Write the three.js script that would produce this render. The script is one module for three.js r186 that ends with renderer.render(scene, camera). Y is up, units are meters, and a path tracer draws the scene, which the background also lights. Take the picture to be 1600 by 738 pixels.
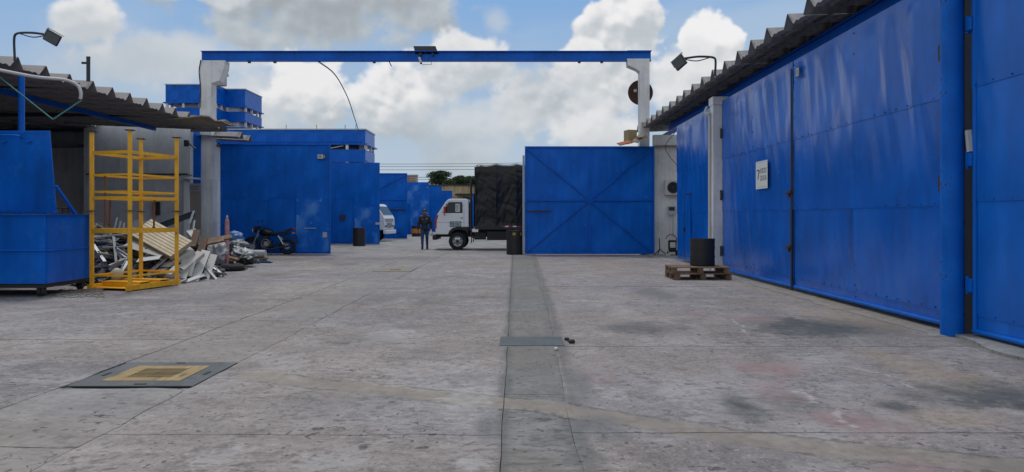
import * as THREE from 'three';
import { mergeGeometries, mergeVertices, toCreasedNormals } from 'three/addons/utils/BufferGeometryUtils.js';
import { RoundedBoxGeometry } from 'three/addons/geometries/RoundedBoxGeometry.js';
import { MarchingCubes } from 'three/addons/objects/MarchingCubes.js';

// ---------------------------------------------------------------- camera, sky, sun, exposure
const K = 1150, CX = 803, CY = 340, H = 1.42;          // focal length and vanishing point of the 1600 px photograph, eye height
const V3 = THREE.Vector3;
const P = (px, py, Z) => new V3((px - CX) * Z / K, H - (py - CY) * Z / K, -Z);   // pixel + distance -> place
const G = (px, py) => P(px, py, K * H / (py - CY));                              // pixel on the ground -> place
const scene = new THREE.Scene();
const camera = new THREE.PerspectiveCamera(2 * Math.atan(398 / K) * 180 / Math.PI, 1606 / 796, 0.1, 3000);
camera.position.set(0, H, 0);
camera.lookAt(0, H, -10);
camera.setViewOffset(1606, 796, 0, 58, 1600, 738);     // level camera, horizon above the middle of the picture
const renderer = new THREE.WebGLRenderer({ antialias: true });
renderer.toneMapping = THREE.LinearToneMapping;
renderer.toneMappingExposure = 1.2;
renderer.shadowMap.enabled = true;
const SUN_DIR = new V3(-0.1, 1, -0.36).normalize();
const sun = new THREE.DirectionalLight(new THREE.Color(1, 0.96, 0.9), 1.45);
sun.position.copy(SUN_DIR).multiplyScalar(120);
sun.castShadow = true; sun.shadow.radius = 24;
sun.shadow.mapSize.set(4096, 4096);
Object.assign(sun.shadow.camera, { left: -70, right: 70, top: 70, bottom: -70, near: 1, far: 300 });
scene.add(sun, sun.target);
sun.target.position.set(-5, 0, -30); sun.position.add(sun.target.position);

// ---------------------------------------------------------------- random numbers and noise
function rng(seed) { let a = seed >>> 0; return () => { a = a + 0x6D2B79F5 | 0; let t = Math.imul(a ^ a >>> 15, 1 | a); t = t + Math.imul(t ^ t >>> 7, 61 | t) ^ t; return ((t ^ t >>> 14) >>> 0) / 4294967296; }; }
const LAT = new Float32Array(65536); { const r = rng(77); for (let i = 0; i < 65536; i++) LAT[i] = r(); }
function vn(x, y) {                                    // value noise 0..1
  const xi = Math.floor(x), yi = Math.floor(y); let fx = x - xi, fy = y - yi;
  fx = fx * fx * fx * (fx * (fx * 6 - 15) + 10); fy = fy * fy * fy * (fy * (fy * 6 - 15) + 10);
  const a = (yi & 255) << 8, b = ((yi + 1) & 255) << 8, c = xi & 255, d = (xi + 1) & 255;
  const t = LAT[a | c] + (LAT[a | d] - LAT[a | c]) * fx, u = LAT[b | c] + (LAT[b | d] - LAT[b | c]) * fx;
  return t + (u - t) * fy;
}
function fbm(x, y, o = 4, g = 0.5) { let s = 0, a = 1, n = 0; for (let i = 0; i < o; i++) { s += a * vn(x, y); n += a; a *= g; const X = x * 1.62 - y * 1.18 + 17.3; y = x * 1.18 + y * 1.62 + 9.1; x = X; } return s / n; }
const clamp = (x, a = 0, b = 1) => x < a ? a : x > b ? b : x;
const ss = (a, b, x) => { x = clamp((x - a) / (b - a)); return x * x * (3 - 2 * x); };
const mix = (a, b, t) => a + (b - a) * t;
const toS = (c) => c <= 0.0031308 ? 12.92 * c : 1.055 * Math.pow(c, 1 / 2.4) - 0.055;
const S8 = new Uint8Array(4097); for (let i = 0; i <= 4096; i++) S8[i] = Math.round(255 * toS(i / 4096));
const s8 = (c) => S8[clamp(c, 0, 1) * 4096 | 0];

// ---------------------------------------------------------------- the sky: blue air with banks of cumulus all round
{
  const W = 4096, HH = 2048, data = new Float32Array(W * HH * 4), D = 180 / Math.PI;
  const az = (px) => Math.atan((px - CX) / K) * D, el = (py) => Math.atan((CY - py) / K) * D;
  // clouds: [azimuth, elevation, half width, half height, top brightness, base brightness, edge softness, cover]
  const puffs = [];
  const add = (x0, x1, y0, y1, top, base, soft, cover = 1) => puffs.push([az((x0 + x1) / 2), el((y0 + y1) / 2), (x1 - x0) / 2 * 0.0475, (y1 - y0) / 2 * 0.0482, top, base, soft, cover]);
  // those the photograph shows, far to near
  add(60, 420, 60, 190, 0.60, 0.50, 0.9, 0.55);
  add(95, 190, 34, 120, 0.70, 0.52, 0.3);
  add(150, 360, 70, 160, 0.58, 0.50, 0.6, 0.8);
  add(330, 520, 90, 260, 0.62, 0.46, 0.6, 0.9);
  add(215, 760, -90, 92, 0.52, 0.35, 0.36);
  add(232, 420, -50, 44, 0.72, 0.46, 0.3);
  add(395, 575, 92, 210, 0.74, 0.47, 0.22);
  add(520, 700, 84, 230, 0.75, 0.45, 0.25);
  add(640, 800, 48, 150, 0.70, 0.50, 0.3);
  add(745, 800, 2, 60, 0.58, 0.52, 0.9, 0.6);
  add(780, 1010, 72, 240, 0.66, 0.44, 0.4);
  add(885, 1062, -40, 150, 0.78, 0.50, 0.14);
  add(845, 960, 60, 150, 0.74, 0.55, 0.2);
  add(1050, 1160, 12, 130, 0.78, 0.56, 0.14);
  add(1000, 1130, 60, 210, 0.70, 0.54, 0.4);
  add(560, 900, 150, 235, 0.62, 0.42, 0.7, 0.8);
  add(830, 1030, 170, 245, 0.70, 0.56, 0.5, 0.8);
  add(640, 830, 195, 290, 0.56, 0.42, 0.9, 0.8);
  add(1600, 1900, -60, 130, 0.74, 0.48, 0.3);
  // the same weather in every other direction
  const R = rng(5);
  for (let i = 0; i < 190; i++) {
    const a = -180 + R() * 360, e = 3 + 62 * Math.pow(R(), 1.25), s = 0.75 + 0.9 * R() + e * 0.012;
    const w = (5 + 8 * R()) * s, h = (2.2 + 3 * R()) * s;
    let d = Math.abs(a); if (d - w < 36 && e - h < 17.5) continue;
    puffs.push([a, e, w / Math.max(0.35, Math.cos(e / D)), h, 0.62 + 0.16 * R(), 0.38 + 0.12 * R(), 0.15 + 0.5 * R(), 0.8 + 0.2 * R()]);
  }
  const cols = new Float32Array(3);
  function skyAt(a, e, row) {
    const t = ss(0, 24, e), t2 = ss(20, 75, e);
    cols[0] = mix(mix(0.36, 0.145, t), 0.11, t2); cols[1] = mix(mix(0.45, 0.315, t), 0.25, t2); cols[2] = mix(mix(0.54, 0.60, t), 0.54, t2);
    const A = a + 400, ce = Math.max(0.3, Math.cos(e / D));
    const veil = ss(0.45, 0.8, fbm(A * 0.055 * ce + 3, e * 0.16 + 7, 4)) * 0.36 + 0.28 * (1 - ss(2, 14, e));   // thin veil
    cols[0] = mix(cols[0], 0.47, veil); cols[1] = mix(cols[1], 0.53, veil); cols[2] = mix(cols[2], 0.575, veil);
    if (!row.length) return;
    const n1 = fbm(A * 0.34, e * 0.40 + 31, 6, 0.54), n2 = fbm(A * 1.7 + 5, e * 1.8, 4, 0.55);
    const n0 = fbm(A * 0.34 - 0.16, e * 0.40 + 31 + 0.22, 6, 0.54);                  // the same field a little towards the light
    const soft = fbm(A * 0.13 + 90, e * 0.26 + 11, 4), wide = fbm(A * 0.07 + 9, e * 0.2 + 71, 3);
    for (const p of row) {
      let dx = a - p[0]; if (dx > 180) dx -= 360; if (dx < -180) dx += 360; dx /= p[2];
      if (dx > 1.6 || dx < -1.6) continue;
      const dy = (e - p[1]) / p[3], r = Math.sqrt(dx * dx + dy * dy) + (0.5 - n1) * 1.15 + (0.5 - n2) * 0.12;
      if (r > 1.15) continue;
      const al = (1 - ss(1 - p[6] * 0.9, 1 + p[6] * 0.12, r)) * p[7];
      if (al <= 0) continue;
      const relief = (n1 - n0) * (2.1 - 2.6 * Math.min(p[6], 0.6));
      const lit = clamp(0.56 + dy * 0.36 + relief + (soft - 0.5) * 1.1 + (wide - 0.5) * 0.5 + (n2 - 0.5) * 0.1 + (r > 0.6 ? (r - 0.6) * 0.35 : 0));
      const b = mix(p[5] * 0.93, p[4] * 0.93, ss(0.02, 0.95, lit));
      const cool = 1 - ss(0.4, 0.68, b);
      cols[0] = mix(cols[0], b * (1 - 0.11 * cool), al); cols[1] = mix(cols[1], b * (1.0 - 0.015 * cool), al); cols[2] = mix(cols[2], b * (1.012 + 0.055 * cool), al);
    }
  }
  const put4 = (o) => { data[o] = cols[0]; data[o + 1] = cols[1]; data[o + 2] = cols[2]; data[o + 3] = 1; };
  const azOf = (i) => { let a = ((i + 0.5) / W - 0.5) * 360 + 90; return a > 180 ? a - 360 : a; };
  for (let j = 0; j < HH; j++) {
    const e = ((j + 0.5) / HH - 0.5) * 180;
    if (e <= 0) { for (let i = 0; i < W; i++) { cols[0] = 0.42; cols[1] = 0.46; cols[2] = 0.49; put4((j * W + i) * 4); } continue; }
    const row = puffs.filter((p) => Math.abs(e - p[1]) < p[3] * 1.6 + 1.5), coarse = (j & 3) === 0;
    for (let i = 0; i < W; i++) {
      const a = azOf(i), fine = Math.abs(a) < 42 && e < 20;      // fine detail ahead; elsewhere every fourth texel, filled in below
      if (!fine && !(coarse && (i & 3) === 0)) continue;
      skyAt(a, e, row); put4((j * W + i) * 4);
    }
  }
  for (let j = HH / 2; j < HH; j++) { const e = ((j + 0.5) / HH - 0.5) * 180, j0 = j & ~3, j1 = Math.min(j0 + 4, HH - 4), fy = (j - j0) / 4;
    for (let i = 0; i < W; i++) { const a = azOf(i); if (Math.abs(a) < 42 && e < 20) continue; const i0 = i & ~3, i1 = (i0 + 4) % W, fx = (i - i0) / 4, o = (j * W + i) * 4; if (i0 === i && j0 === j) continue;
      const p00 = (j0 * W + i0) * 4, p10 = (j0 * W + i1) * 4, p01 = (j1 * W + i0) * 4, p11 = (j1 * W + i1) * 4;
      for (let c = 0; c < 3; c++) data[o + c] = mix(mix(data[p00 + c], data[p10 + c], fx), mix(data[p01 + c], data[p11 + c], fx), fy); data[o + 3] = 1; } }
  const sky = new THREE.DataTexture(data, W, HH, THREE.RGBAFormat, THREE.FloatType);
  sky.mapping = THREE.EquirectangularReflectionMapping; sky.magFilter = THREE.LinearFilter; sky.minFilter = THREE.LinearFilter; sky.needsUpdate = true;
  scene.background = sky; scene.environment = sky;
}

// ---------------------------------------------------------------- helpers for shapes
const flat = (g) => { const r = g.index ? g.toNonIndexed() : g; for (const k of Object.keys(r.attributes)) if (!['position', 'normal', 'uv'].includes(k)) r.deleteAttribute(k); return r; };
const M4 = new THREE.Matrix4(), QQ = new THREE.Quaternion(), EE = new THREE.Euler();
function put(g, [x, y, z], [rx, ry, rz] = [0, 0, 0]) { g.applyMatrix4(M4.compose(new V3(x, y, z), QQ.setFromEuler(EE.set(rx, ry, rz)), new V3(1, 1, 1))); return g; }
const bx = (w, h, d, at = [0, 0, 0], rot) => put(new THREE.BoxGeometry(w, h, d), at, rot);
const rb = (w, h, d, r, at = [0, 0, 0], rot) => put(new RoundedBoxGeometry(w, h, d, 2, Math.min(r, w * 0.49, h * 0.49, d * 0.49)), at, rot);
function frameTo(a, b, up = new V3(0, 1, 0)) {         // matrix whose z runs from a to b
  const z = b.clone().sub(a).normalize(); let u = up; if (Math.abs(z.dot(u)) > 0.98) u = new V3(1, 0, 0);
  const x = u.clone().cross(z).normalize(), y = z.clone().cross(x);
  return new THREE.Matrix4().makeBasis(x, y, z).setPosition(a.clone().add(b).multiplyScalar(0.5));
}
const v = (p) => p.isVector3 ? p : new V3(...p);
const bar = (a, b, w, h, up) => { a = v(a); b = v(b); return new THREE.BoxGeometry(w, h, a.distanceTo(b)).applyMatrix4(frameTo(a, b, up)); };
const rod = (a, b, r, r2 = r, n = 12) => { a = v(a); b = v(b); return new THREE.CylinderGeometry(r2, r, a.distanceTo(b), n).rotateX(Math.PI / 2).applyMatrix4(frameTo(a, b)); };
const tube = (pts, r, n = 40, s = 8) => new THREE.TubeGeometry(new THREE.CatmullRomCurve3(pts.map(v)), n, r, s);
const lathe = (pts, n = 28) => new THREE.LatheGeometry(pts.map(([x, y]) => new THREE.Vector2(x, y)), n);
function prism(pts, depth, bevel = 0, holes = []) {     // outline in xy, extruded along z about the middle
  const s = new THREE.Shape(pts.map(([x, y]) => new THREE.Vector2(x, y)));
  for (const h of holes) s.holes.push(new THREE.Path(h.map(([x, y]) => new THREE.Vector2(x, y))));
  return new THREE.ExtrudeGeometry(s, { depth: depth - 2 * bevel, bevelEnabled: bevel > 0, bevelThickness: bevel, bevelSize: bevel, bevelOffset: -bevel, bevelSegments: 2, curveSegments: 10 }).translate(0, 0, -depth / 2 + bevel);
}
function metreUV(g) {                                   // uv in metres from each face's own plane
  const p = g.attributes.position, n = p.count, uv = new Float32Array(n * 2), a = new V3(), b = new V3(), c = new V3();
  for (let i = 0; i < n; i += 3) {
    a.fromBufferAttribute(p, i); b.fromBufferAttribute(p, i + 1).sub(a); c.fromBufferAttribute(p, i + 2).sub(a); b.cross(c);
    const x = Math.abs(b.x), y = Math.abs(b.y), z = Math.abs(b.z);
    for (let k = i; k < i + 3; k++) {
      const X = p.getX(k), Y = p.getY(k), Z = p.getZ(k);
      if (y >= x && y >= z) { uv[2 * k] = X; uv[2 * k + 1] = Z; } else if (x >= z) { uv[2 * k] = Z; uv[2 * k + 1] = Y; } else { uv[2 * k] = X; uv[2 * k + 1] = Y; }
    }
  }
  g.setAttribute('uv', new THREE.BufferAttribute(uv, 2)); return g;
}
function join(geos, keepUV) { const l = (Array.isArray(geos) ? geos : [geos]).map(flat); const g = l.length > 1 ? mergeGeometries(l) : l[0]; return keepUV ? g : metreUV(g); }
const taken = {};
function numbered(n) { n = n.replace(/_\d{3}$/, ''); const k = taken[n] = (taken[n] ?? -1) + 1; return k ? n + '_' + String(k).padStart(3, '0') : n; }
function shade(o) { o.castShadow = true; o.receiveShadow = true; return o; }
function part(name, geos, mat, parent, keepUV) { const m = shade(new THREE.Mesh(geos.isBufferGeometry && geos.userData.ready ? geos : join(geos, keepUV), mat)); m.name = name; parent.add(m); return m; }
const ready = (geos, keepUV) => { const g = join(geos, keepUV); g.userData.ready = true; return g; };
function tag(o, label, category, group) { Object.assign(o.userData, { label, category }); if (group) o.userData.group = group; return o; }
function thing(name, label, category, at = [0, 0, 0], turn = 0, group) {
  const g = new THREE.Group(); g.name = numbered(name); scene.add(g); const p = v(at); g.position.copy(p); g.rotation.y = turn; return tag(g, label, category, group);
}
function solo(name, label, category, geos, mat, at = [0, 0, 0], turn = 0, group, keepUV) {
  const m = part(numbered(name), geos, mat, scene, keepUV); m.position.copy(v(at)); m.rotation.y = turn; return tag(m, label, category, group);
}
function structure(name, geos, mat, keepUV) { const m = part(numbered(name), geos, mat, scene, keepUV); m.userData.kind = 'structure'; return m; }
function copyOf(o, at, turn, label) { const c = o.clone(); c.name = numbered(o.name); c.userData = { ...o.userData }; if (label) c.userData.label = label; c.position.copy(v(at)); c.rotation.y = turn ?? o.rotation.y; scene.add(c); return c; }

// ---------------------------------------------------------------- textures and materials
function dataTex(w, h, fn, srgb = true, repeat) {       // fn(u, v, out) writes linear colour
  const d = new Uint8Array(w * h * 4), o = [0, 0, 0];
  for (let j = 0; j < h; j++) for (let i = 0; i < w; i++) {
    fn((i + 0.5) / w, (j + 0.5) / h, o); const k = (j * w + i) * 4;
    if (srgb) { d[k] = s8(o[0]); d[k + 1] = s8(o[1]); d[k + 2] = s8(o[2]); } else { d[k] = clamp(o[0]) * 255; d[k + 1] = clamp(o[1]) * 255; d[k + 2] = clamp(o[2]) * 255; }
    d[k + 3] = 255;
  }
  const t = new THREE.DataTexture(d, w, h); t.magFilter = THREE.LinearFilter; t.minFilter = THREE.LinearFilter; t.wrapS = t.wrapT = THREE.RepeatWrapping;
  if (srgb) t.colorSpace = THREE.SRGBColorSpace; if (repeat) t.repeat.set(repeat[0], repeat[1]); t.needsUpdate = true; return t;
}
const torus = (f, n) => (u, w) => {                     // blend the edges of a field so that it repeats
  const a = f(u, w), b = f(u - 1, w), c = f(u, w - 1), d = f(u - 1, w - 1), s = ss(0.75, 1, u), t = ss(0.75, 1, w);
  return mix(mix(a, b, s), mix(c, d, s), t);
};
const std = (c, rough = 0.8, extra = {}) => new THREE.MeshStandardMaterial({ color: Array.isArray(c) ? new THREE.Color().setRGB(...c) : c, roughness: rough, ...extra });
const grainF = torus((u, w) => 0.55 * fbm(u * 14, w * 14, 4, 0.6) + 0.45 * fbm(u * 60, w * 60, 3, 0.6));
const grainTex = dataTex(512, 512, (u, w, o) => { o[0] = o[1] = o[2] = grainF(u, w); }, false);
const bumpOf = (rep) => { const t = grainTex.clone(); t.repeat.set(rep, rep); t.needsUpdate = true; return t; };
function paint(base, seed, { wear = 0.2, streak = 0.5, dirt = 0.2, rust = 0, size = 2.6, px = 512, pale = [0.035, 0.22, 0.62] } = {}) {
  const f1 = torus((u, w) => fbm(u * 3 + seed, w * 3 + seed * 2, 5)), f2 = torus((u, w) => fbm(u * 22 + seed, w * 2.2 + seed, 3)), f3 = torus((u, w) => fbm(u * 26 + seed * 3, w * 26, 4, 0.65)), f4 = torus((u, w) => fbm(u * 7 + 5, w * 7 + seed, 4, 0.6));
  return dataTex(px, px, (u, w, o) => {
    const a = f1(u, w), b = f2(u, w), c = f3(u, w), d = f4(u, w);
    const k = 1 + (a - 0.5) * 0.55 + (b - 0.5) * 0.35 * streak + (c - 0.5) * 0.14;
    const scuff = wear * ss(0.60, 0.80, c * 0.5 + d * 0.5) + wear * 0.35 * ss(0.52, 0.75, a), dr = dirt * ss(0.5, 0.75, 1 - d * 0.6 - b * 0.4), ru = rust * ss(0.66, 0.72, c * 0.6 + a * 0.4);
    for (let q = 0; q < 3; q++) { let x = base[q] * k; x = mix(x, pale[q], scuff); x = mix(x, [0.03, 0.035, 0.045][q], dr); x = mix(x, [0.07, 0.028, 0.014][q], ru); o[q] = x; }
  }, true, [1 / size, 1 / size]);
}
const BLUE = [0.001, 0.12, 0.56];
const blueMaps = [1, 2, 3].map((s) => paint(BLUE, s * 7.3, { wear: 0.3, dirt: 0.06, rust: 0.12, streak: 0.9, px: 768 }));
const wornBlueMap = paint([0.003, 0.13, 0.60], 41, { wear: 1.0, dirt: 0.05, size: 2.2, pale: [0.2, 0.44, 0.7] });
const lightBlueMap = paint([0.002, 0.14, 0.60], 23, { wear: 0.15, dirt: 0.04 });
const rustyBlueMap = paint([0.002, 0.13, 0.57], 57, { wear: 0.25, dirt: 0.08, rust: 0.9, size: 1.1 });
const painted = (map, rough = 0.38, bump = 0.0006, specularIntensity = 0.35) => new THREE.MeshPhysicalMaterial({ map, specularIntensity, roughness: rough, bumpMap: bumpOf(0.8), bumpScale: bump });
const whiteMap = paint([0.72, 0.72, 0.71], 91, { wear: 0.25, dirt: 0.12, streak: 0.5, pale: [0.78, 0.77, 0.75] });
const greyWallMap = paint([0.62, 0.63, 0.64], 17, { wear: 0.25, dirt: 0.15, streak: 0.7, size: 3.4, pale: [0.68, 0.68, 0.68] });
const cementMap = paint([0.26, 0.25, 0.245], 33, { wear: 0.35, dirt: 0.5, streak: 1.0, size: 1.9, pale: [0.38, 0.37, 0.36] });
const redCementMap = paint([0.34, 0.315, 0.305], 67, { wear: 0.75, dirt: 0.25, size: 1.4, pale: [0.25, 0.06, 0.065] });
const woodMap = dataTex(256, 512, (() => { const f = torus((u, w) => fbm(u * 26, w * 1.6, 4)), g = torus((u, w) => fbm(u * 4, w * 5 + 9, 4)); return (u, w, o) => { const k = 0.6 + 0.8 * f(u, w) * (0.6 + 0.8 * g(u, w)); o[0] = 0.20 * k; o[1] = 0.13 * k; o[2] = 0.085 * k; }; })(), true, [2, 1]);
const MAT = {
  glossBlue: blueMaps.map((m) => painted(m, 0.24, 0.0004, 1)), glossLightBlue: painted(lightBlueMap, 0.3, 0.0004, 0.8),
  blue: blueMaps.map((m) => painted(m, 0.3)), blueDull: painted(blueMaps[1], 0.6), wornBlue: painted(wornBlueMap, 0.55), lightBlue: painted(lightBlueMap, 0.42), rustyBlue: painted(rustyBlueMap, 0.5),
  white: new THREE.MeshStandardMaterial({ map: whiteMap, roughness: 0.85, bumpMap: bumpOf(1), bumpScale: 0.002 }),
  greyWall: new THREE.MeshStandardMaterial({ map: greyWallMap, roughness: 0.9, bumpMap: bumpOf(0.7), bumpScale: 0.003 }),
  cement: new THREE.MeshStandardMaterial({ map: cementMap, roughness: 0.95, bumpMap: bumpOf(1.5), bumpScale: 0.002 }),
  redCement: new THREE.MeshStandardMaterial({ map: redCementMap, roughness: 0.95, bumpMap: bumpOf(1.5), bumpScale: 0.002 }),
  wood: new THREE.MeshStandardMaterial({ map: woodMap, roughness: 0.9 }),
  black: std([0.012, 0.012, 0.013], 0.6), rubber: std([0.016, 0.016, 0.017], 0.85), darkSteel: std([0.03, 0.032, 0.036], 0.55), blackGloss: std([0.008, 0.008, 0.009], 0.25),
  zinc: std([0.46, 0.49, 0.50], 0.5, { metalness: 0.25 }), steel: std([0.5, 0.51, 0.52], 0.35, { metalness: 0.85 }), chrome: std([0.7, 0.7, 0.7], 0.18, { metalness: 1 }),
  yellow: new THREE.MeshStandardMaterial({ map: paint([0.84, 0.43, 0.012], 29, { wear: 0.2, dirt: 0.08, rust: 0.35, size: 1.1, pale: [0.86, 0.52, 0.06] }), roughness: 0.5 }),
  rust: std([0.075, 0.032, 0.022], 0.85), glass: std([0.012, 0.015, 0.018], 0.06), truckWhite: std([0.76, 0.78, 0.79], 0.28), plastic: std([0.55, 0.55, 0.53], 0.5),
  red: std([0.36, 0.02, 0.025], 0.35), orange: std([0.55, 0.2, 0.03], 0.5),
};
// ---------------------------------------------------------------- the ground: cast concrete slabs on a bed of earth
const STAINS = [];   // [x, z, half width, half depth, r, g, b, strength, softness]
const stain = (x0, x1, y0, y1, c, k, soft = 0.6) => { const m = G((x0 + x1) / 2, (y0 + y1) / 2), a = G(x0, (y0 + y1) / 2), t = G(x0, y0), b = G(x0, y1); STAINS.push([m.x, -m.z, m.x - a.x, Math.abs(t.z - b.z) / 2, ...c, k, soft]); };
const OIL = [0.055, 0.062, 0.068], PINK = [0.235, 0.17, 0.165], TAN = [0.27, 0.215, 0.155], PALE = [0.36, 0.35, 0.345], GREY = [0.12, 0.122, 0.125];
stain(1165, 1420, 494, 530, OIL, 0.85); stain(1215, 1330, 500, 522, OIL, 0.6); stain(945, 1070, 502, 524, OIL, 0.65); stain(985, 1050, 446, 468, GREY, 0.7); stain(1480, 1660, 592, 640, OIL, 0.9); stain(1120, 1200, 614, 664, OIL, 0.62); stain(1185, 1290, 612, 650, OIL, 0.4); stain(1360, 1430, 622, 646, OIL, 0.75); stain(1400, 1520, 600, 640, OIL, 0.45);
stain(1150, 1260, 558, 600, PINK, 0.85); stain(1270, 1370, 642, 672, PINK, 0.9); stain(1180, 1260, 600, 630, PINK, 0.5); stain(900, 980, 575, 605, PINK, 0.5); stain(1360, 1440, 655, 680, PINK, 0.6); stain(1370, 1500, 715, 760, PINK, 0.6); stain(1060, 1120, 480, 500, PINK, 0.4); stain(1130, 1210, 490, 505, PINK, 0.5);
stain(1260, 1420, 470, 520, TAN, 0.4); stain(1350, 1480, 540, 600, TAN, 0.5); stain(1180, 1300, 440, 478, TAN, 0.5); stain(880, 1010, 400, 430, TAN, 0.3); stain(1400, 1600, 640, 668, TAN, 0.4);
stain(560, 650, 512, 536, PALE, 0.5); stain(600, 720, 560, 600, PALE, 0.25); stain(690, 780, 600, 660, PALE, 0.45); stain(915, 990, 600, 625, PALE, 0.5); stain(1020, 1130, 595, 640, PALE, 0.3); stain(700, 760, 712, 740, PALE, 0.5); stain(0, 110, 590, 660, PALE, 0.25); stain(420, 560, 600, 660, GREY, 0.25);
stain(640, 680, 540, 556, GREY, 0.4); stain(500, 620, 520, 545, GREY, 0.35); stain(565, 620, 460, 472, GREY, 0.6); stain(520, 560, 411, 416, GREY, 0.8); stain(405, 450, 427, 433, GREY, 0.7); stain(295, 400, 452, 472, GREY, 0.5); stain(900, 990, 640, 700, GREY, 0.6); stain(880, 930, 560, 640, GREY, 0.7); stain(740, 785, 640, 690, GREY, 0.6); stain(300, 380, 690, 730, PALE, 0.3);
const chips = [];    // long pale scrapes: [x0, z0, x1, z1, width]
const scrape = (x0, y0, x1, y1, w) => { const a = G(x0, y0), b = G(x1, y1); chips.push([a.x, -a.z, b.x, -b.z, w]); };
scrape(1238, 600, 1300, 640, 0.018); scrape(1300, 640, 1352, 666, 0.024); scrape(1150, 500, 1176, 524, 0.016); scrape(700, 424, 770, 434, 0.05); scrape(1330, 575, 1400, 590, 0.014); scrape(640, 421, 700, 421, 0.05); scrape(1415, 600, 1440, 606, 0.02);
function segDist(x, z, s) { const dx = s[2] - s[0], dz = s[3] - s[1], t = clamp(((x - s[0]) * dx + (z - s[1]) * dz) / (dx * dx + dz * dz)); return Math.hypot(x - s[0] - t * dx, z - s[1] - t * dz); }
const STRIP = []; { const l = [[400, 588], [473, 597], [600, 610.5], [781, 630], [850, 634], [912, 646], [1030, 664], [1146, 683], [1300, 702], [1610, 731]].map((q) => G(...q)); for (let i = 0; i + 1 < l.length; i++) STRIP.push([l[i].x, -l[i].z, l[i + 1].x, -l[i + 1].z, 0.17]); }
function concrete(x, z, kind, o, list, segs) {          // colour of the slab surface at a place, in linear values
  const w1 = fbm(x * 0.7 + 40, z * 0.7 + 11, 3), big = fbm(x * 0.33 + w1, z * 0.33 + 5, 3), mid = fbm(x * 2.1 + w1 * 2, z * 2.3, 4, 0.58), fine = fbm(x * 17, z * 17 + 3, 3, 0.62), grit = vn(x * 95, z * 95), worn = fbm(x * 5.2 + 70, z * 3.6 + 20, 4, 0.62);
  let k, r, g, b;
  if (kind === 1) { k = 0.158 * (1 + (big - 0.5) * 0.3 + (mid - 0.5) * 0.36 + (fine - 0.5) * 0.28 + (grit - 0.5) * 0.12); r = k * 1.0; g = k * 0.985; b = k * 0.965; }        // repairs, smoother and greyer
  else if (kind === 2) { k = 0.208 * (1 + (big - 0.5) * 0.4 + (mid - 0.5) * 0.4 + (fine - 0.5) * 0.3 + (grit - 0.5) * 0.16); r = k * 1.03; g = k * 0.972; b = k * 0.955; }   // trench cover, trowelled
  else if (kind === 4) { k = 0.27 * (1 + (big - 0.5) * 0.3 + (mid - 0.5) * 0.7 + (fine - 0.5) * 0.5); r = k; g = k * 0.98; b = k * 0.95; }   // rough apron
  else if (kind === 3) { k = 0.185 * (1 + (big - 0.5) * 0.3 + (mid - 0.5) * 0.5 + (fine - 0.5) * 0.3); r = k * 1.06; g = k * 0.98; b = k * 0.88; }   // sandy screed
  else { k = 0.212 * (1 + (big - 0.5) * 0.55 + (mid - 0.5) * 0.6 + (fine - 0.5) * 0.5 + (grit - 0.5) * 0.42); r = k * 1.04; g = k * 0.966; b = k * 0.97; }
  const warm = ss(0.4, 0.68, fbm(x * 0.5 + 80, z * 0.5 + 33, 3)) * 0.5; r *= 1 + 0.09 * warm; b *= 1 - 0.14 * warm;
  const lift = ss(0.56, 0.70, worn * 0.6 + mid * 0.4) * (kind ? 0.2 : 0.5); r = mix(r, 0.31, lift); g = mix(g, 0.298, lift); b = mix(b, 0.29, lift);          // worn cement skin
  const dark = ss(0.60, 0.76, 1 - worn * 0.55 - fine * 0.45 + (big - 0.5) * 0.3) * 0.38; r = mix(r, 0.085, dark); g = mix(g, 0.083, dark); b = mix(b, 0.083, dark);
  const pit = ss(0.80, 0.88, vn(x * 31 + 7, z * 31)) * ss(0.52, 0.62, fine) * 0.6; r *= 1 - pit; g *= 1 - pit; b *= 1 - pit;
  const spot = ss(0.885, 0.905, vn(x * 5.3 + 19, z * 5.3 + 2) * 0.8 + fine * 0.2) * 0.6; r *= 1 - spot; g *= 1 - spot; b *= 1 - spot;
  const fleck = ss(0.90, 0.95, vn(x * 44, z * 44 + 60)) * 0.45 * (kind ? 0.4 : 1); r = mix(r, 0.42, fleck); g = mix(g, 0.41, fleck); b = mix(b, 0.40, fleck);
  const s1 = fbm(x * 6 + w1 * 5, z * 15 + mid * 3, 3, 0.62), s2 = fbm(x * 13 + 50 + w1 * 4, z * 31 + mid * 4, 2, 0.6), gate = ss(0.42, 0.6, mid * 0.6 + w1 * 0.4) * (kind === 2 ? 0.5 : 1);   // trowel lines and flaked skin
  const sd = (ss(0.62, 0.74, s1) * 0.2 + ss(0.68, 0.76, s2) * 0.32) * (0.2 + 0.8 * gate), sl = ss(0.60, 0.74, 1 - s1) * 0.28 * (0.3 + 0.7 * gate);
  r = mix(r, 0.34, sl); g = mix(g, 0.325, sl); b = mix(b, 0.318, sl); r *= 1 - sd; g *= 1 - sd; b *= 1 - sd;
  if (x > -0.45 && x < 1.3) { const e0 = Math.abs(x - lane[5](z)), e1 = x - lane[6](z), ge = Math.max((1 - ss(0.0, 0.07, e0 + (0.5 - worn) * 0.12 + (0.5 - fine) * 0.06)), (1 - ss(0.0, 0.11, Math.abs(e1 - 0.05) + (0.5 - mid) * 0.26 + (0.5 - fine) * 0.08))) * 0.62; r = mix(r, 0.085, ge); g = mix(g, 0.088, ge); b = mix(b, 0.088, ge); }   // dirt packed along the trench
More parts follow.
